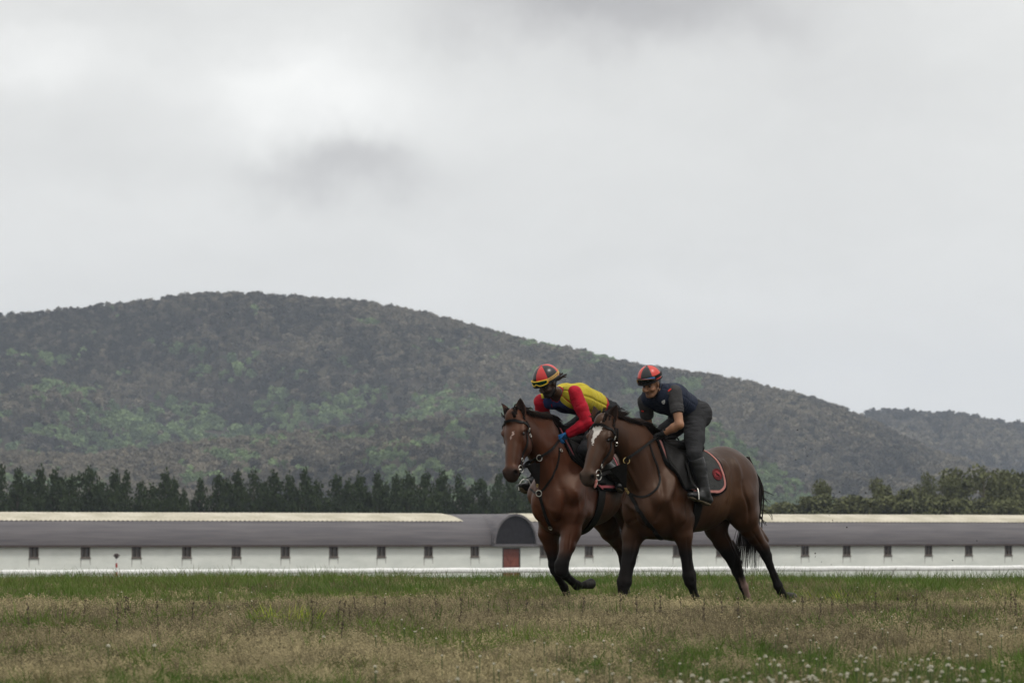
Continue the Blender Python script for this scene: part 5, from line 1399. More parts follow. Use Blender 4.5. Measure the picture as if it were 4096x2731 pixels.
def build_person(rig, c):
    J = {k: rig.P(*v) for k, v in c['J'].items()}
    R_ = c.get('R', {})
    f, l, u = head_frame(c['face'], c['pitch'], c.get('roll', 0)); hc = J['head']
    def Hd(x, y, z): return hc + f * x + l * y + u * z
    RM = np.array([f, l, u])
    ev = np.array([0, 1.0, 0]); sk = c.get('twist_s', 0)
    def torso(sh, lo=0, grow=0.0):
        P0, P1, P2, P3 = J['pelvis'], J['waist'], J['chest'], J['upper']
        for q in (-1, 1):
            o = ev * q
            if lo <= 0: sh.cone(P0 + o * .075, P1 + o * .055, .118, .100, .05)
            sh.cone(P1 + o * .055, P2 + o * .075, .100, .112, .05); sh.cone(P2 + o * .075, P3 + o * .085, .112, .088, .05)
            sh.cone(P3 + o * .06, J['shl' if q > 0 else 'shr'], .085, .064, .05)
    def arm(sh, s, upto=1.0):
        a, b, w = J['sh' + s], J['el' + s], J['wr' + s]
        sh.cone(a, a * .5 + b * .5, .060, .050, .03); sh.cone(a * .5 + b * .5, b, .050, .040, .02)
        mid = b * .68 + w * .32; sh.cone(b, mid, .040, .043, .02); sh.cone(mid, w, .043, .027, .02)
    def leg(sh, s):
        h, k, a = J['hip' + s], J['kn' + s], J['an' + s]
        sh.cone(h, h * .45 + k * .55, .100, .086, .05); sh.cone(h * .45 + k * .55, k, .086, .060, .03)
        m_ = k * .62 + a * .38 + np.array([-.018, 0, 0]); sh.cone(k, m_, .060, .060, .02); sh.cone(m_, a, .060, .040, .02)
    def foot(sh, s, g=1.0):
        a, b, h, t = J['an' + s], J['ball' + s], J['heel' + s], J['toe' + s]
        sh.cone(a, h, .040, .036, .02); sh.cone(a, b, .042, .036, .02); sh.cone(h, b, .036, .038, .02, sq=((0, 0, 1), .85)); sh.cone(b, t, .038, .028, .02, sq=((0, 0, 1), .75))
    # ---- the body, one skin from head to foot
    sh = Shape(); torso(sh)
    for s in 'lr': arm(sh, s); leg(sh, s); foot(sh, s)
    for s in 'lr':
        x = unit(J['wr' + s] - J['el' + s]); sh.cone(J['wr' + s], J['wr' + s] + x * .06, .027, .026, .015)
    nb = (J['upper'] * .75 + hc * .25); sh.cone(nb, Hd(-.035, 0, -.075), .066, .054, .03)
    def E(x, y, z, r, k, op='add'): sh.ell(Hd(x, y, z), r, k, op, R=RM)
    E(-.015, 0, .035, (.098, .076, .098), .03); E(.030, 0, -.045, (.062, .054, .070), .03); E(.068, 0, -.098, (.024, .026, .020), .02)
    for q in (-1, 1):
        sh.cone(Hd(.072, q * .012, .026), Hd(.062, q * .050, .022), .013, .011, .012)
        E(.090, q * .031, .002, (.016, .018, .011), .008, 'sub'); E(.060, q * .046, -.030, (.030, .020, .024), .02)
        E(-.012, q * .078, -.010, (.022, .009, .032), .008); sh.cone(Hd(-.02, q * .05, -.07), Hd(.06, q * .025, -.095), .022, .018, .02)
        E(.104, q * .012, -.034, (.012, .009, .009), .006)
    sh.cone(Hd(.084, 0, .012), Hd(.116, 0, -.028), .0085, .0135, .010)
    E(.088, 0, -.056, (.014, .024, .007), .006); E(.084, 0, -.071, (.013, .020, .008), .006); E(.092, 0, -.0635, (.016, .019, .0022), .003, 'sub')
    V, Fc = sh.mesh(.0055); V = relax(V, Fc, 1, .5)
    hp = (V - hc) @ RM.T; skin = np.array(c['skin']); col = np.repeat(skin[None], len(V), 0) * (1 + .12 * fbm(V[:, 0] * 30, V[:, 1] * 30, V[:, 2] * 30, 2))[:, None]
    onh = (np.abs(hp[:, 0]) < .14) & (np.abs(hp[:, 1]) < .1) & (hp[:, 2] > -.13) & (hp[:, 2] < .15)
    beard = sstep(-.030, -.055, hp[:, 2]) * sstep(.0, .03, hp[:, 0] + .02) * onh * c['beard']
    must = np.exp(-((hp[:, 2] + .047) / .006) ** 2 - (hp[:, 1] / .030) ** 2) * (hp[:, 0] > .07) * c.get('must', .9)
    lips = np.exp(-((hp[:, 2] + .0635) / .010) ** 2 - (hp[:, 1] / .022) ** 2) * (hp[:, 0] > .07) * .8
    gap = np.exp(-((hp[:, 2] + .0635) / .0028) ** 2 - (hp[:, 1] / .020) ** 2) * (hp[:, 0] > .07)
    brow = np.exp(-((hp[:, 2] - .023) / .006) ** 2 - ((np.abs(hp[:, 1]) - .032) / .020) ** 4) * (hp[:, 0] > .05) * .9
    sock = np.exp(-((hp[:, 2] - .003) / .012) ** 2 - ((np.abs(hp[:, 1]) - .031) / .020) ** 2) * (hp[:, 0] > .05) * .45
    hair = sstep(.0, -.03, hp[:, 0] + .01) * sstep(-.06, -.03, hp[:, 2]) * onh * .95
    for w_, cc_ in ((sock, skin * .35), (lips, np.array(c['lips'])), (beard, np.array(c['hair_col'])), (must, np.array(c['hair_col'])), (gap, skin * .08), (brow, np.array([.008, .006, .005])), (hair, np.array(c['hair_col']))):
        col = col * (1 - w_[:, None]) + cc_ * w_[:, None]
    p0 = empty('person', (rig.o[0], rig.o[1], 0), rig.rz); tag(p0, c['label'], 'person')
    bodym = material('skin_' + c['id'], (1, 1, 1), .5, attr='tone', spec=.3, sss=.05)
    mesh_obj('body', V, Fc, bodym, p0, attrs={'tone': col})
    for q in (-1, 1):
        bm = bmesh.new(); bmesh.ops.create_uvsphere(bm, u_segments=12, v_segments=8, radius=.0125)
        for vv in bm.verts: vv.co = vv.co + Vector(Hd(.0705, q * .031, .002))
        me = bpy.data.meshes.new('eye'); bm.to_mesh(me); bm.free(); me.materials.append(c['eye_mat'])
        for pp in me.polygons: pp.use_smooth = True
        o = bpy.data.objects.new('eye', me); COL.objects.link(o); o.parent = p0
        mb = MB(); ring(mb, Hd(.0825, q * .0305, .001), f, .0045, .0028, 8); mb.build('iris', eyem, o)
    # ---- clothes
    def cloth(name, mat, fill, h, inf, cuts=(), wr=(.003, (14, 14, 14)), attrs=None, mats=None, fm=None, parent=p0, post=None, axis=None):
        s2 = Shape(); fill(s2)
        for a_, b_ in cuts: s2.cut(a_, b_)
        V, Fc = s2.mesh(h, inf); V = relax(V, Fc, 1, .5); 
        if axis is not None:
            nr = vnormals(V, Fc); t = V @ axis; Q = V * 7 + axis * (t * 38)[:, None]
            V = V + nr * (wr[0] * (.35 + 1.2 * np.clip(fbm(V[:, 0] * 6, V[:, 1] * 6, V[:, 2] * 6 + 3, 2) + .3, 0, 1)) * fbm(Q[:, 0], Q[:, 1], Q[:, 2] + c['seed'], 3))[:, None]
        else: V = wrinkle(V, Fc, wr[0], wr[1], c['seed'])
        if post: V = post(V, Fc)
        at = attrs(V) if attrs else None
        return mesh_obj(name, V, Fc, mat if fm is None else mats, parent, attrs=at, midx=None if fm is None else fm(V, Fc))
    tdir = unit(J['upper'] - J['pelvis']); ndir = unit(Hd(-.02, 0, 0) - J['upper'])
    neckp = J['upper'] + ndir * .075
    cloth('shirt', c['shirt'], lambda s_: torso(s_), .008, .008, [(J['pelvis'] + tdir * .06, -tdir)])
    # collar
    s2 = Shape(); s2.cone(J['upper'], neckp + ndir * .05, .068, .062, .02); s2.cut(neckp + ndir * c.get('collar_h', .045), ndir); Vn, Fn = s2.mesh(.006, .008); mesh_obj('collar', relax(Vn, Fn), Fn, c['collar'], p0)
    for s in 'lr':
        a, b, w = J['sh' + s], J['el' + s], J['wr' + s]
        if c['sleeve'] == 'long': cuts = [(w - unit(w - b) * .005, w - b)]
        else: cuts = [(a * .34 + b * .66, b - a)]
        def slv(s_, s=s): arm(s_, s)
        cloth('sleeve', c['shirt'], slv, .006, .017 if c['sleeve'] == 'long' else .016, cuts, wr=(.0045, (26, 26, 26)), axis=unit(b - a))
    # vest, with arm openings
    def vest(s_):
        P1, P2, P3 = J['waist'], J['chest'], J['upper']
        for q in (-1, 1):
            o = ev * q
            s_.cone(P1 + o * .06 - tdir * .03, P2 + o * .075, .105, .118, .05); s_.cone(P2 + o * .075, P3 + o * .080, .118, .090, .05)
            s_.cone(P3 + o * .08, P3 * .25 + J['shl' if q > 0 else 'shr'] * .75 + np.array([0, 0, .005]), .086, .062, .04)
            sa, eb = J['shl' if q > 0 else 'shr'], J['ell' if q > 0 else 'elr']
            s_.cone(sa + (sa - eb) * .12 + o * .075, eb + o * .08, .070, .062, .010, 'sub')
        s_.cone(J['upper'] + ndir * .035, hc, .078, .09, .015, 'sub')
    def seams(V, Fc):
        # foam panels: grooves between the blocks
        nr = vnormals(V, Fc); ax = tdir; rel = V - J['waist']; t = rel @ ax; d = rel - t[:, None] * ax; fr_ = unit(np.array([1.0, 0, -1.0]) - ax * (np.array([1.0, 0, -1.0]) @ ax))
        ph = np.degrees(np.arctan2(d[:, 1], d @ fr_)); g = np.zeros(len(V)); w1 = .006
        for q in c['seams'][0]: g = np.maximum(g, np.exp(-((t - q + .018 * np.cos(np.radians(ph * 2))) / w1) ** 2))
        for q in c['seams'][1]: g = np.maximum(g, np.exp(-((np.abs(ph) - q) / 3.0) ** 2))
        return V + nr * (.004 - c['seams'][2] * g)[:, None]
    cloth('vest', None, vest, .005, .017, [(J['waist'] + tdir * c.get('hem', -.06), -tdir)], wr=(.0012, (20, 20, 20)), mats=c['vest_mats'], fm=lambda V, Fc: c['vest_fm'](rig, J, tdir, V, Fc), post=seams)
    def tr(s_):
        P0, P1 = J['pelvis'], J['waist']
        for q in (-1, 1): s_.cone(P0 + ev * q * .075, P1 + ev * q * .055, .122, .100, .05)
        s_.cone(P0 + ev * .07 - tdir * .03, P0 - ev * .07 - tdir * .03, .12, .12, .05)
        for s in 'lr': leg(s_, s)
    cloth('trousers', c['trousers'], tr, .007, .012, [], wr=(.0055, (16, 16, 30)), axis=np.array([0, 0, 1.0]))
    # belt and pocket flap
    mb = MB(); bp = J['waist'] * .8 + J['pelvis'] * .2; e3 = unit(np.cross(tdir, ev)); rg = []
    for i in range(24): an = 6.2832 * i / 24; rg.append(bp + ev * .178 * math.cos(an) + e3 * .128 * math.sin(an))
    mb.strap(rg + [rg[0]], [unit(p_ - bp) for p_ in rg] + [unit(rg[0] - bp)], .034, .006); mb.build('belt', leather, p0)
    for s in 'lr':
        k, a = J['kn' + s], J['an' + s]; top = k * .86 + a * .14 + (k - a) * .02
        def bt(s_, s=s):
            leg(s_, s); foot(s_, s)
            s_.cone(J['kn' + s] * .8 + J['an' + s] * .2, J['an' + s], .068, .044, .02)
        bo = cloth('boot', c['boot'], bt, .006, .009, [(top, unit(k - a) + np.array([.15, 0, 0]))], wr=(.003, (18, 18, 18)), axis=np.array([0, 0, 1.0]))
        h_, b_, t_ = J['heel' + s], J['ball' + s], J['toe' + s]; dn = unit(np.cross(t_ - h_, ev)); dn = dn if dn[2] < 0 else -dn
        s2 = Shape(); s2.cone(h_ + dn * .040, b_ + dn * .038, .034, .038, .01, sq=(dn, .30)); s2.cone(b_ + dn * .038, t_ + dn * .030, .038, .030, .01, sq=(dn, .30)); s2.cone(h_ + dn * .046, h_ + dn * .047 + (b_ - h_) * .25, .032, .032, .006, sq=(dn, .5))
        Vs, Fs_ = s2.mesh(.005); mesh_obj('sole', relax(Vs, Fs_), Fs_, c['sole'], bo)
    # ---- gloves
    for s, q in (('l', 1), ('r', -1)):
        x = unit(J['wr' + s] - J['el' + s]); hx = unit(x * .8 + np.array([.25, 0, -.12])); z = np.array([.25, q * .35, .9])
        s2, qq = fist(J['wr' + s], hx, z, -q if False else (-1 if s == 'l' else 1) * -1, 1.0)
        V, Fc = s2.mesh(.0038); g = mesh_obj('glove', relax(V, Fc, 1), Fc, c['glove' + s], p0)
        s3 = Shape(); s3.cone(J['wr' + s] - x * .05, J['wr' + s] + x * .0, .035, .033, .01); s3.cut(J['wr' + s] - x * .04, -x); s3.cut(J['wr' + s] + x * .012, x); V, Fc = s3.mesh(.004); mesh_obj('cuff', relax(V, Fc, 1), Fc, c['cuff' + s], g)
    # ---- helmet
    ho = .070; A_, B_, C_ = [q_ * c.get('hk', 1.0) for q_ in (.134, .112, .118)]
    def hs(az, el, k=1.0): return Hd(-.014 + A_ * k * math.cos(el) * math.cos(az), B_ * k * math.cos(el) * math.sin(az), ho + (C_ * k) * math.sin(el))
    na, ne = 64, 18; V, Fc, mi = [], [], []
    for lay in (1.0, .93):
        for j in range(ne + 1):
            for i in range(na):
                az = 2 * math.pi * i / na; el = math.radians(-14) + (math.radians(90) - math.radians(-14)) * j / ne
                gore = abs(((az + c['gore0']) / (2 * math.pi) * 6) % 1 - .5); k = lay - .010 * math.exp(-((gore - .5) / .05) ** 2) + (.004 * math.sin(az * 37 + j) if c['silk'] else 0)
                V.append(hs(az, el, k))
    for lay in (0, 1):
        for j in range(ne):
            for i in range(na):
                b = lay * (ne + 1) * na; q4 = (b + j * na + i, b + j * na + (i + 1) % na, b + (j + 1) * na + (i + 1) % na, b + (j + 1) * na + i)
                Fc.append(q4 if lay == 0 else q4[::-1]); az = 2 * math.pi * (i + .5) / na; mi.append(int(((az + c['gore0']) / (2 * math.pi) * 6) % 6) % 2 if lay == 0 else 0)
    for i in range(na): Fc.append((i, (ne + 1) * na + i, (ne + 1) * na + (i + 1) % na, (i + 1) % na)); mi.append(0)
    he = mesh_obj('helmet', V, np.array(Fc), c['helm_mats'], p0, midx=mi)
    mb = MB(); mb.tube([hs(2 * math.pi * i / 40, math.radians(-13), 1.01) for i in range(40)], .007, 6, closed=True); mb.build('rim', leather, he)
    mb = MB(); mb.tube([Hd(-.014, 0, ho) + u * (C_ * 1.0), Hd(-.014, 0, ho) + u * (C_ * 1.045)], [.012, .007], 8); mb.build('crown_button', c['helm_mats'][0], he)
    V, Fc = patch(lambda p, q: hs(math.radians(-62 + 124 * p), math.radians(-13 - 3 * q), 1.0 + .20 * q * math.cos(math.radians(-62 + 124 * p)) ** .7), 20, 4)
    pk = mesh_obj('peak', V, Fc, leather, he); so = pk.modifiers.new('t', 'SOLIDIFY'); so.thickness = .005
    # goggles pushed up over the helmet
    e0, e1, wa = c['gog']
    def gfn(p, q):
        az = math.radians(-wa + 2 * wa * p); x_ = abs(2 * p - 1); notch = .45 * math.exp(-((p - .5) / .09) ** 2) * (1 - q)
        ee = e0 + (e1 - e0) * (notch + q * (1 - notch)); mid = (e0 + e1) / 2; ee = mid + (ee - mid) * (1 - .35 * x_ ** 4)
        return hs(az, math.radians(ee), 1.10 + .03 * math.sin(math.pi * q) * (1 - x_ ** 2))
    V, Fc = patch(gfn, 28, 8); go = mesh_obj('goggles', V, Fc, c['lens'], p0); so = go.modifiers.new('t', 'SOLIDIFY'); so.thickness = .004; so.offset = -1
    loop = [gfn(i / 28, 0) for i in range(29)] + [gfn(1, j / 8) for j in range(1, 8)] + [gfn(1 - i / 28, 1) for i in range(29)] + [gfn(0, 1 - j / 8) for j in range(1, 8)]
    mb = MB(); mb.tube(loop, c['frame_r'], 6, closed=True); mb.build('goggle_frame', c['frame'], go)
    mb = MB(); bp = []; bn = []
    for i in range(41):
        az = math.radians(wa - 2) + (2 * math.pi - 2 * math.radians(wa - 2)) * i / 40; p_ = hs(az, math.radians((e0 + e1) / 2 + 3), 1.025); bp.append(p_); bn.append(unit(p_ - Hd(-.014, 0, ho)))
    mb.strap(bp, bn, .030, .005); gs = mb.build('goggle_strap', c['strap'], go)
    if c.get('marks'):   # dark printed strokes on the strap
        mk = MB()
        for i, az in enumerate(np.linspace(62, 112, 9)):
            p_ = hs(math.radians(az), math.radians((e0 + e1) / 2 + 3), 1.052); nn_ = unit(p_ - Hd(-.014, 0, ho)); tz = unit(np.cross(nn_, u)); uu = np.cross(tz, nn_)
            k = .007; shp = ((-1, 1), (-1, -1), (1, -1)) if i % 3 == 0 else (((-1, -1), (-.2, 1), (1, -1)) if i % 3 == 1 else ((1, 1), (-1, 1), (-1, -1), (1, -1)))
            mk.tube([p_ + tz * a_ * k * .6 + uu * b_ * k for a_, b_ in shp], .0016, 4)
        mk.build('strap_print', leather, gs)
    # chin strap
    for q in (-1, 1):
        mb = MB(); mb.tube(densify([hs(math.radians(95 * q), math.radians(-12), .98), Hd(.0, q * .082, -.05), Hd(.035, q * .056, -.10), Hd(.05, 0, -.128)], 4), .005, 6); mb.build('chin_strap', leather, he)
    return p0, J, Hd, (f, l, u)

def vmat(name, col, **k): return material(name, col, .75, **k)
black_cloth = material('black_jersey', (.010, .010, .011), .85, col2=(.020, .020, .022), nscale=25, bump=.3, spec=.1)
grey_shirt = material('charcoal_shirt', (.030, .029, .030), .85, col2=(.048, .046, .046), nscale=18, bump=.25, spec=.15)
red_shirt = material('red_shirt', (.38, .008, .022), .7, col2=(.27, .005, .015), nscale=22, bump=.25, spec=.15)
jeans = material('black_denim', (.022, .022, .023), .9, col2=(.032, .032, .034), nscale=9, bump=.35, spec=.1)
navy = material('navy_vest', (.010, .014, .028), .7, col2=(.016, .021, .038), nscale=20, bump=.3, spec=.15)
yellow = material('yellow_vest', (.42, .34, .030), .8, col2=(.34, .27, .022), nscale=16, bump=.25, spec=.15)
blue = material('blue_vest', (.022, .036, .115), .75, col2=(.017, .028, .09), nscale=20, bump=.2, spec=.15)
ridge_d = material('vest_seam', (.20, .15, .012), .8)
helm_red = material('red_silk', (.42, .018, .016), .35, spec=.4); helm_red2 = material('red_shell', (.48, .035, .022), .35, spec=.4); helm_blk = material('black_silk', (.008, .008, .009), .3, spec=.4)
boot_m = material('black_boot', (.008, .008, .008), .42, col2=(.015, .015, .015), nscale=15, bump=.15, spec=.3)
sole_m = material('boot_sole', (.075, .060, .038), .9, col2=(.14, .11, .07), nscale=30, bump=.4)
glove_b = material('black_glove', (.009, .009, .009), .75, col2=(.02, .02, .02), nscale=30); glove_u = material('blue_glove', (.015, .11, .27), .7, col2=(.01, .07, .19), nscale=30)
white_m = material('white_cloth', (.6, .6, .58), .8)
eye_w = material('eye_white', (.10, .085, .075), .3)

def lens_material(name, stops):
    mt = bpy.data.materials.new(name); mt.use_nodes = True; nn, ll = mt.node_tree.nodes, mt.node_tree.links; b = nn['Principled BSDF']
    b.inputs['Metallic'].default_value = .75; b.inputs['Roughness'].default_value = .12
    a = nn.new('ShaderNodeNewGeometry'); w = nn.new('ShaderNodeTexWave'); w.inputs['Scale'].default_value = 4.5; w.inputs['Distortion'].default_value = 2.5; w.bands_direction = 'Z'
    ll.new(a.outputs['Position'], w.inputs['Vector']); r = nn.new('ShaderNodeValToRGB'); r.color_ramp.elements.remove(r.color_ramp.elements[0])
    r.color_ramp.elements[0].position = stops[0][0]; r.color_ramp.elements[0].color = (*stops[0][1], 1)
    for p_, c_ in stops[1:]: e = r.color_ramp.elements.new(p_); e.color = (*c_, 1)
    ll.new(w.outputs['Fac'], r.inputs[0]); ll.new(r.outputs[0], b.inputs['Base Color']); return mt
lensA = lens_material('mirror_lens_teal', [(0, (.01, .06, .03)), (.35, (.02, .22, .10)), (.7, (.01, .20, .35)), (1, (.03, .05, .30))])
lensB = lens_material('mirror_lens_rainbow', [(0, (.02, .02, .02)), (.4, (.03, .04, .02)), (.6, (.25, .10, .03)), (.75, (.30, .03, .22)), (.88, (.05, .25, .10)), (1, (.04, .08, .35))])

def fm_plain(rig, J, tdir, V, Fc): return np.zeros(len(Fc), int)
def fm_yellow(rig, J, tdir, V, Fc):
    """blue front panel, yellow panels on flanks, shoulders and back"""
    C = V[Fc].mean(1); ax = unit(J['upper'] - J['waist']); rel = C - J['waist']; t = rel @ ax; d = rel - t[:, None] * ax
    front = np.array([1.0, 0, -1.0]); front = unit(front - ax * (front @ ax)); fx = d @ front
    ph = np.degrees(np.arctan2(d[:, 1], fx)); return ((ph < 48) & (ph > -80)).astype(int)

if DEV in ('all', 'fig', 'rider'):
    cB = dict(id='navy_rider', seed=3.0, label='man in navy body protector and charcoal t-shirt riding the horse with the white blaze',
        J=dict(pelvis=(2764, 1656, 0), waist=(2720, 1618, 0), chest=(2672, 1592, 0), upper=(2640, 1580, 0), shl=(2697, 1570, .175), shr=(2581, 1604, -.175), ell=(2718, 1698, .29), elr=(2592, 1700, -.27),
               wrl=(2650, 1736, .10), wrr=(2598, 1726, -.10), hipl=(2778, 1684, .12), hipr=(2722, 1684, -.12), knl=(2778, 1815, .30), knr=(2618, 1772, -.30), anl=(2818, 1970, .36), anr=(2600, 1970, -.36),
               balll=(2786, 1984, .37), heell=(2832, 1998, .36), toel=(2764, 1978, .38), ballr=(2575, 1984, -.37), heelr=(2612, 1998, -.36), toer=(2555, 1978, -.38), head=(2603, 1537, .02)),
        face=(1, .22, 0), pitch=math.radians(20), roll=math.radians(4), skin=(.27, .135, .075), lips=(.16, .06, .045), beard=.35, hair_col=(.02, .016, .014), eye_mat=eye_w,
        shirt=grey_shirt, collar=navy, seams=([.05, .1, .15, .2, .25, .3, .35], [30, 90, 150], .004), sleeve='short', vest_mats=[navy, navy], vest_fm=fm_plain, trousers=jeans, boot=boot_m, sole=sole_m, glovel=glove_b, glover=glove_b, cuffl=glove_b, cuffr=glove_b,
        gore0=math.radians(11), silk=False, helm_mats=[helm_blk, helm_red2], gog=(-10, 14, 62), lens=lensB, frame=leather, frame_r=.004, strap=leather)
    cA = dict(id='red_rider', hem=.015, hk=1.08, seed=6.0, label='rider in red long sleeved shirt, yellow body protector and yellow goggles, on the left horse',
        J=dict(pelvis=(2400, 1655, 0), waist=(2366, 1618, 0), chest=(2290, 1592, 0), upper=(2245, 1590, 0), shl=(2298, 1572, .175), shr=(2166, 1606, -.175), ell=(2352, 1690, .30), elr=(2176, 1690, -.26),
               wrl=(2268, 1738, .10), wrr=(2224, 1716, -.10), hipl=(2420, 1690, .12), hipr=(2340, 1690, -.12), knl=(2340, 1800, .30), knr=(2235, 1760, -.28), anl=(2505, 1935, .36), anr=(2125, 1935, -.40),
               balll=(2488, 1952, .36), heell=(2525, 1960, .36), toel=(2474, 1945, .36), ballr=(2099, 1950, -.42), heelr=(2135, 1960, -.41), toer=(2088, 1944, -.43), head=(2190, 1537, -.02)),
        face=(1, -.22, 0), pitch=math.radians(28), roll=math.radians(2), skin=(.050, .027, .018), lips=(.06, .028, .024), beard=.8, hair_col=(.008, .007, .007), eye_mat=eye_w,
        shirt=red_shirt, collar=red_shirt, collar_h=.03, seams=([.03, .12, .21, .30], [22, 50, 85, 125, 165], .009), sleeve='long', vest_mats=[yellow, blue], vest_fm=fm_yellow, trousers=black_cloth, boot=boot_m, sole=sole_m, glovel=glove_u, glover=glove_b, cuffl=glove_b, cuffr=glove_b,
        gore0=math.radians(2), silk=True, helm_mats=[helm_red, helm_blk], gog=(-9, 11, 50), lens=lensA, frame=material('yellow_frame', (.62, .40, .03), .5), frame_r=.0065, strap=material('tan_strap', (.48, .30, .10), .8), marks=True)
    pB, JB, HdB, fB = build_person(RB, cB)
    pA, JA, HdA, fA = build_person(RA, cA)

    # marks on the clothes of the rider in navy: shield badge, red tabs, sleeve print
    def surf(root, u, v, off=.003):
        a, d = root[1].ray(u, v); best = None
        for o in root[0].children:
            if o.type != 'MESH' or o.name.split('.')[0] in ('body',): continue
            h = BVHTree.FromPolygons([w.co for w in o.data.vertices], [tuple(p.vertices) for p in o.data.polygons]).ray_cast(Vector(a), Vector(d))
            if h[0] is not None and (best is None or h[3] < best[3]): best = (np.array(h[0]), np.array(h[1]), o, h[3])
        return best
    tabm = material('red_tab', (.62, .035, .02), .6)
    for (u, v), (du, dv), w in (((2679, 1560), (12, -10), .012), ((2566, 1573), (9, 4), .011), ((2571, 1643), (8, 1), .010)):
        h0, h1 = surf((pB, RB), u - du / 2, v - dv / 2), surf((pB, RB), u + du / 2, v + dv / 2)
        if h0 and h1:
            mb = MB(); mb.strap([h0[0] + h0[1] * .004, (h0[0] + h1[0]) / 2 + h0[1] * .0045, h1[0] + h1[1] * .004], h0[1], w, .003); mb.build('red_tab', tabm, pB)
    hb = surf((pB, RB), 2654, 1607)
    if hb:
        nn_ = unit(hb[1]); e = unit(np.cross([0, 0, 1], nn_)); f_ = np.cross(nn_, e); p = hb[0] + nn_ * .006
        shp = [(-.018, .021), (0, .017), (.018, .021), (.018, -.002), (.011, -.016), (0, -.024), (-.011, -.016), (-.018, -.002)]
        mb = MB(); mb.add([p + e * x + f_ * y for x, y in shp] + [p - nn_ * .004 + e * x + f_ * y for x, y in shp], [tuple(range(8))[::-1]] + [(i, (i + 1) % 8, 8 + (i + 1) % 8, 8 + i) for i in range(8)])
        bd = mb.build('shield_badge', white_m, pB)
        mb = MB(); q = p + nn_ * .001
        mb.tube([q + e * x * .74 + f_ * y * .74 for x, y in shp], .0012, 5, closed=True); mb.tube([q + e * 0 + f_ * -.010, q + f_ * .006], .0028, 5)
        for i in range(4): mb.tube([q + e * (-.010 + .0065 * i) + f_ * .0105, q + e * (-.0075 + .0065 * i) + f_ * .0145], .0011, 4)
        mb.build('badge_print', leather, bd)
    # dreadlocks at the back of the helmet of the rider in red
    r = np.random.default_rng(5); mb = MB(); f, l, u = fA
    for i in range(13):
        b = HdA(-.095, -.03 + .08 * r.random(), -.01 + .03 * r.random()); d = -f * (.6 + .3 * r.random()) + l * (.1 + .25 * r.normal()) - u * .25 * r.random() + np.array([0, 0, .12])
        mb.tube(densify([b, b + d * .05 + u * .01 * r.normal(), b + d * .10 + np.array([0, 0, .01 * r.normal()]), b + d * (.12 + .04 * r.random()) - np.array([0, 0, .02 * r.random()])], 3), [.0075] * 9 + [.004], 6)
    mb.build('dreadlocks', hairm, pA, smooth=True)
    # second pair of goggles under the peak of the rider in red
    V, Fc = patch(lambda p, q: HdA(.020 + .085 * math.cos(math.radians(-70 + 140 * p)), .086 * math.sin(math.radians(-70 + 140 * p)), .012 + .024 * q), 16, 3)
    o = mesh_obj('lower_goggles', V, Fc, lens_material('amber_lens', [(0, (.45, .14, .01)), (.5, (.30, .16, .01)), (1, (.02, .25, .08))]), pA); so = o.modifiers.new('t', 'SOLIDIFY'); so.thickness = .004
    # watch on the wrist of the rider in navy
    x = unit(JB['wrl'] - JB['ell']); mb = MB(); c0 = JB['wrl'] - x * .03; ring(mb, c0, x, .033, .008, 18); mb.tube([c0 + np.array([.2, .6, .7]) * .030, c0 + np.array([.2, .6, .7]) * .050], [.022, .020], 14); mb.build('wrist_watch', boot_m, pB)
    # grab strap and wither cloth on the near saddle
    sad = [o for o in COL.objects if o.name.startswith('saddle') and not o.name.startswith('saddle_cloth') and o.type == 'EMPTY'][0]
    mb = MB(); mb.tube(densify([RB.P(2650, 1765, .03), RB.P(2672, 1750, .03), RB.P(2700, 1746, .02), RB.P(2714, 1758, .01), RB.P(2717, 1785, 0)], 5), .008, 7); mb.build('grab_strap', leather, sad)
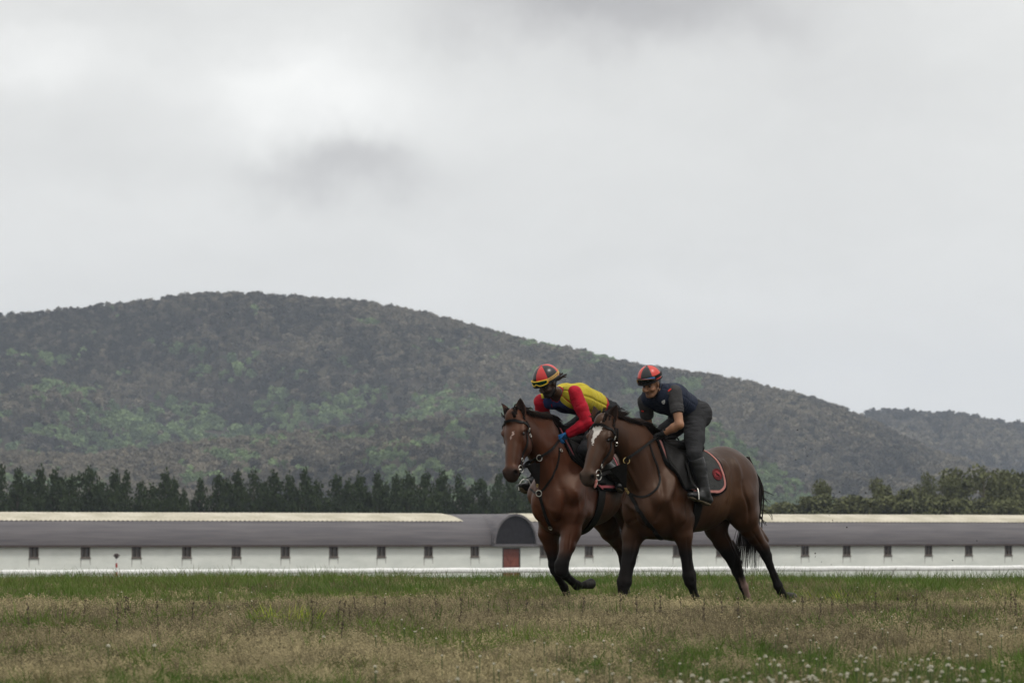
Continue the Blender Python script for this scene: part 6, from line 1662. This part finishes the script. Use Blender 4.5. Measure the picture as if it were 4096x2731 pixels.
    sh_ = Shape(); sh_.cone(RB.P(2722, 1800, -.02), RB.P(2752, 1793, -.02), .028, .024, .01); V, Fc = sh_.mesh(.007); mesh_obj('rolled_towel', wrinkle(relax(V, Fc), Fc, .004, 30), Fc, white_m, sad)
# ---------------------------------------------------------------- earth thrown up by the hooves
def build_clods():
    r = np.random.default_rng(31); cm = material('wet_earth', (.012, .010, .008), .95, col2=(.03, .024, .018), nscale=40)
    dats = []
    for k in range(3):
        bm = bmesh.new(); bmesh.ops.create_icosphere(bm, subdivisions=2, radius=1)
        for v in bm.verts: v.co = v.co * (1 + .5 * float(fbm(v.co.x * 1.5 + k * 5, v.co.y * 1.5, v.co.z * 1.5, 2)))
        me = bpy.data.meshes.new('clod'); bm.to_mesh(me); bm.free(); me.materials.append(cm); dats.append(me)
    px = [(3190, 1719, 5), (3224, 1755, 3.5), (3263, 1762, 3), (3243, 1796, 3), (3222, 1790, 2.5), (3183, 1838, 5), (3229, 1823, 3), (3249, 1806, 2.5), (3287, 1834, 2.5), (3222, 1898, 3.5), (3280, 1945, 5), (3358, 1966, 4.5), (3397, 1941, 2.5), (3463, 1970, 4.5),
          (3720, 1994, 4), (3333, 1971, 2.5), (3192, 1938, 2.5), (3317, 2059, 3.5), (3330, 2079, 3), (3388, 2108, 4), (3191, 2182, 4.5), (3261, 2212, 4.5), (3261, 2225, 3), (3286, 2246, 2.5), (3325, 2257, 3.5), (3810, 2240, 4), (3908, 2162, 3.5), (3279, 2032, 2.5), (3115, 1754, 2.5), (3110, 1870, 2.5), (3980, 1728, 2.5)]
    for i, (u, v, s) in enumerate(px):
        p = W(u, v, 56.0 + 1.2 * r.random()); o = bpy.data.objects.new('dirt_clod', dats[i % 3]); COL.objects.link(o); o.location = p
        q = s / 412 * .62; o.scale = (q * (.7 + .6 * r.random()), q, q * (.6 + .6 * r.random())); o.rotation_euler = tuple(r.random(3) * 6)
        tag(o, 'small dark clod of earth flying behind the hind hooves, ' + ('against the hill' if v < 2055 else 'in front of the building'), 'dirt clod', 'clods of earth in the air ' + ('against the hill' if v < 2055 else 'against the building'))
if DEV in ('all', 'set'): build_clods()
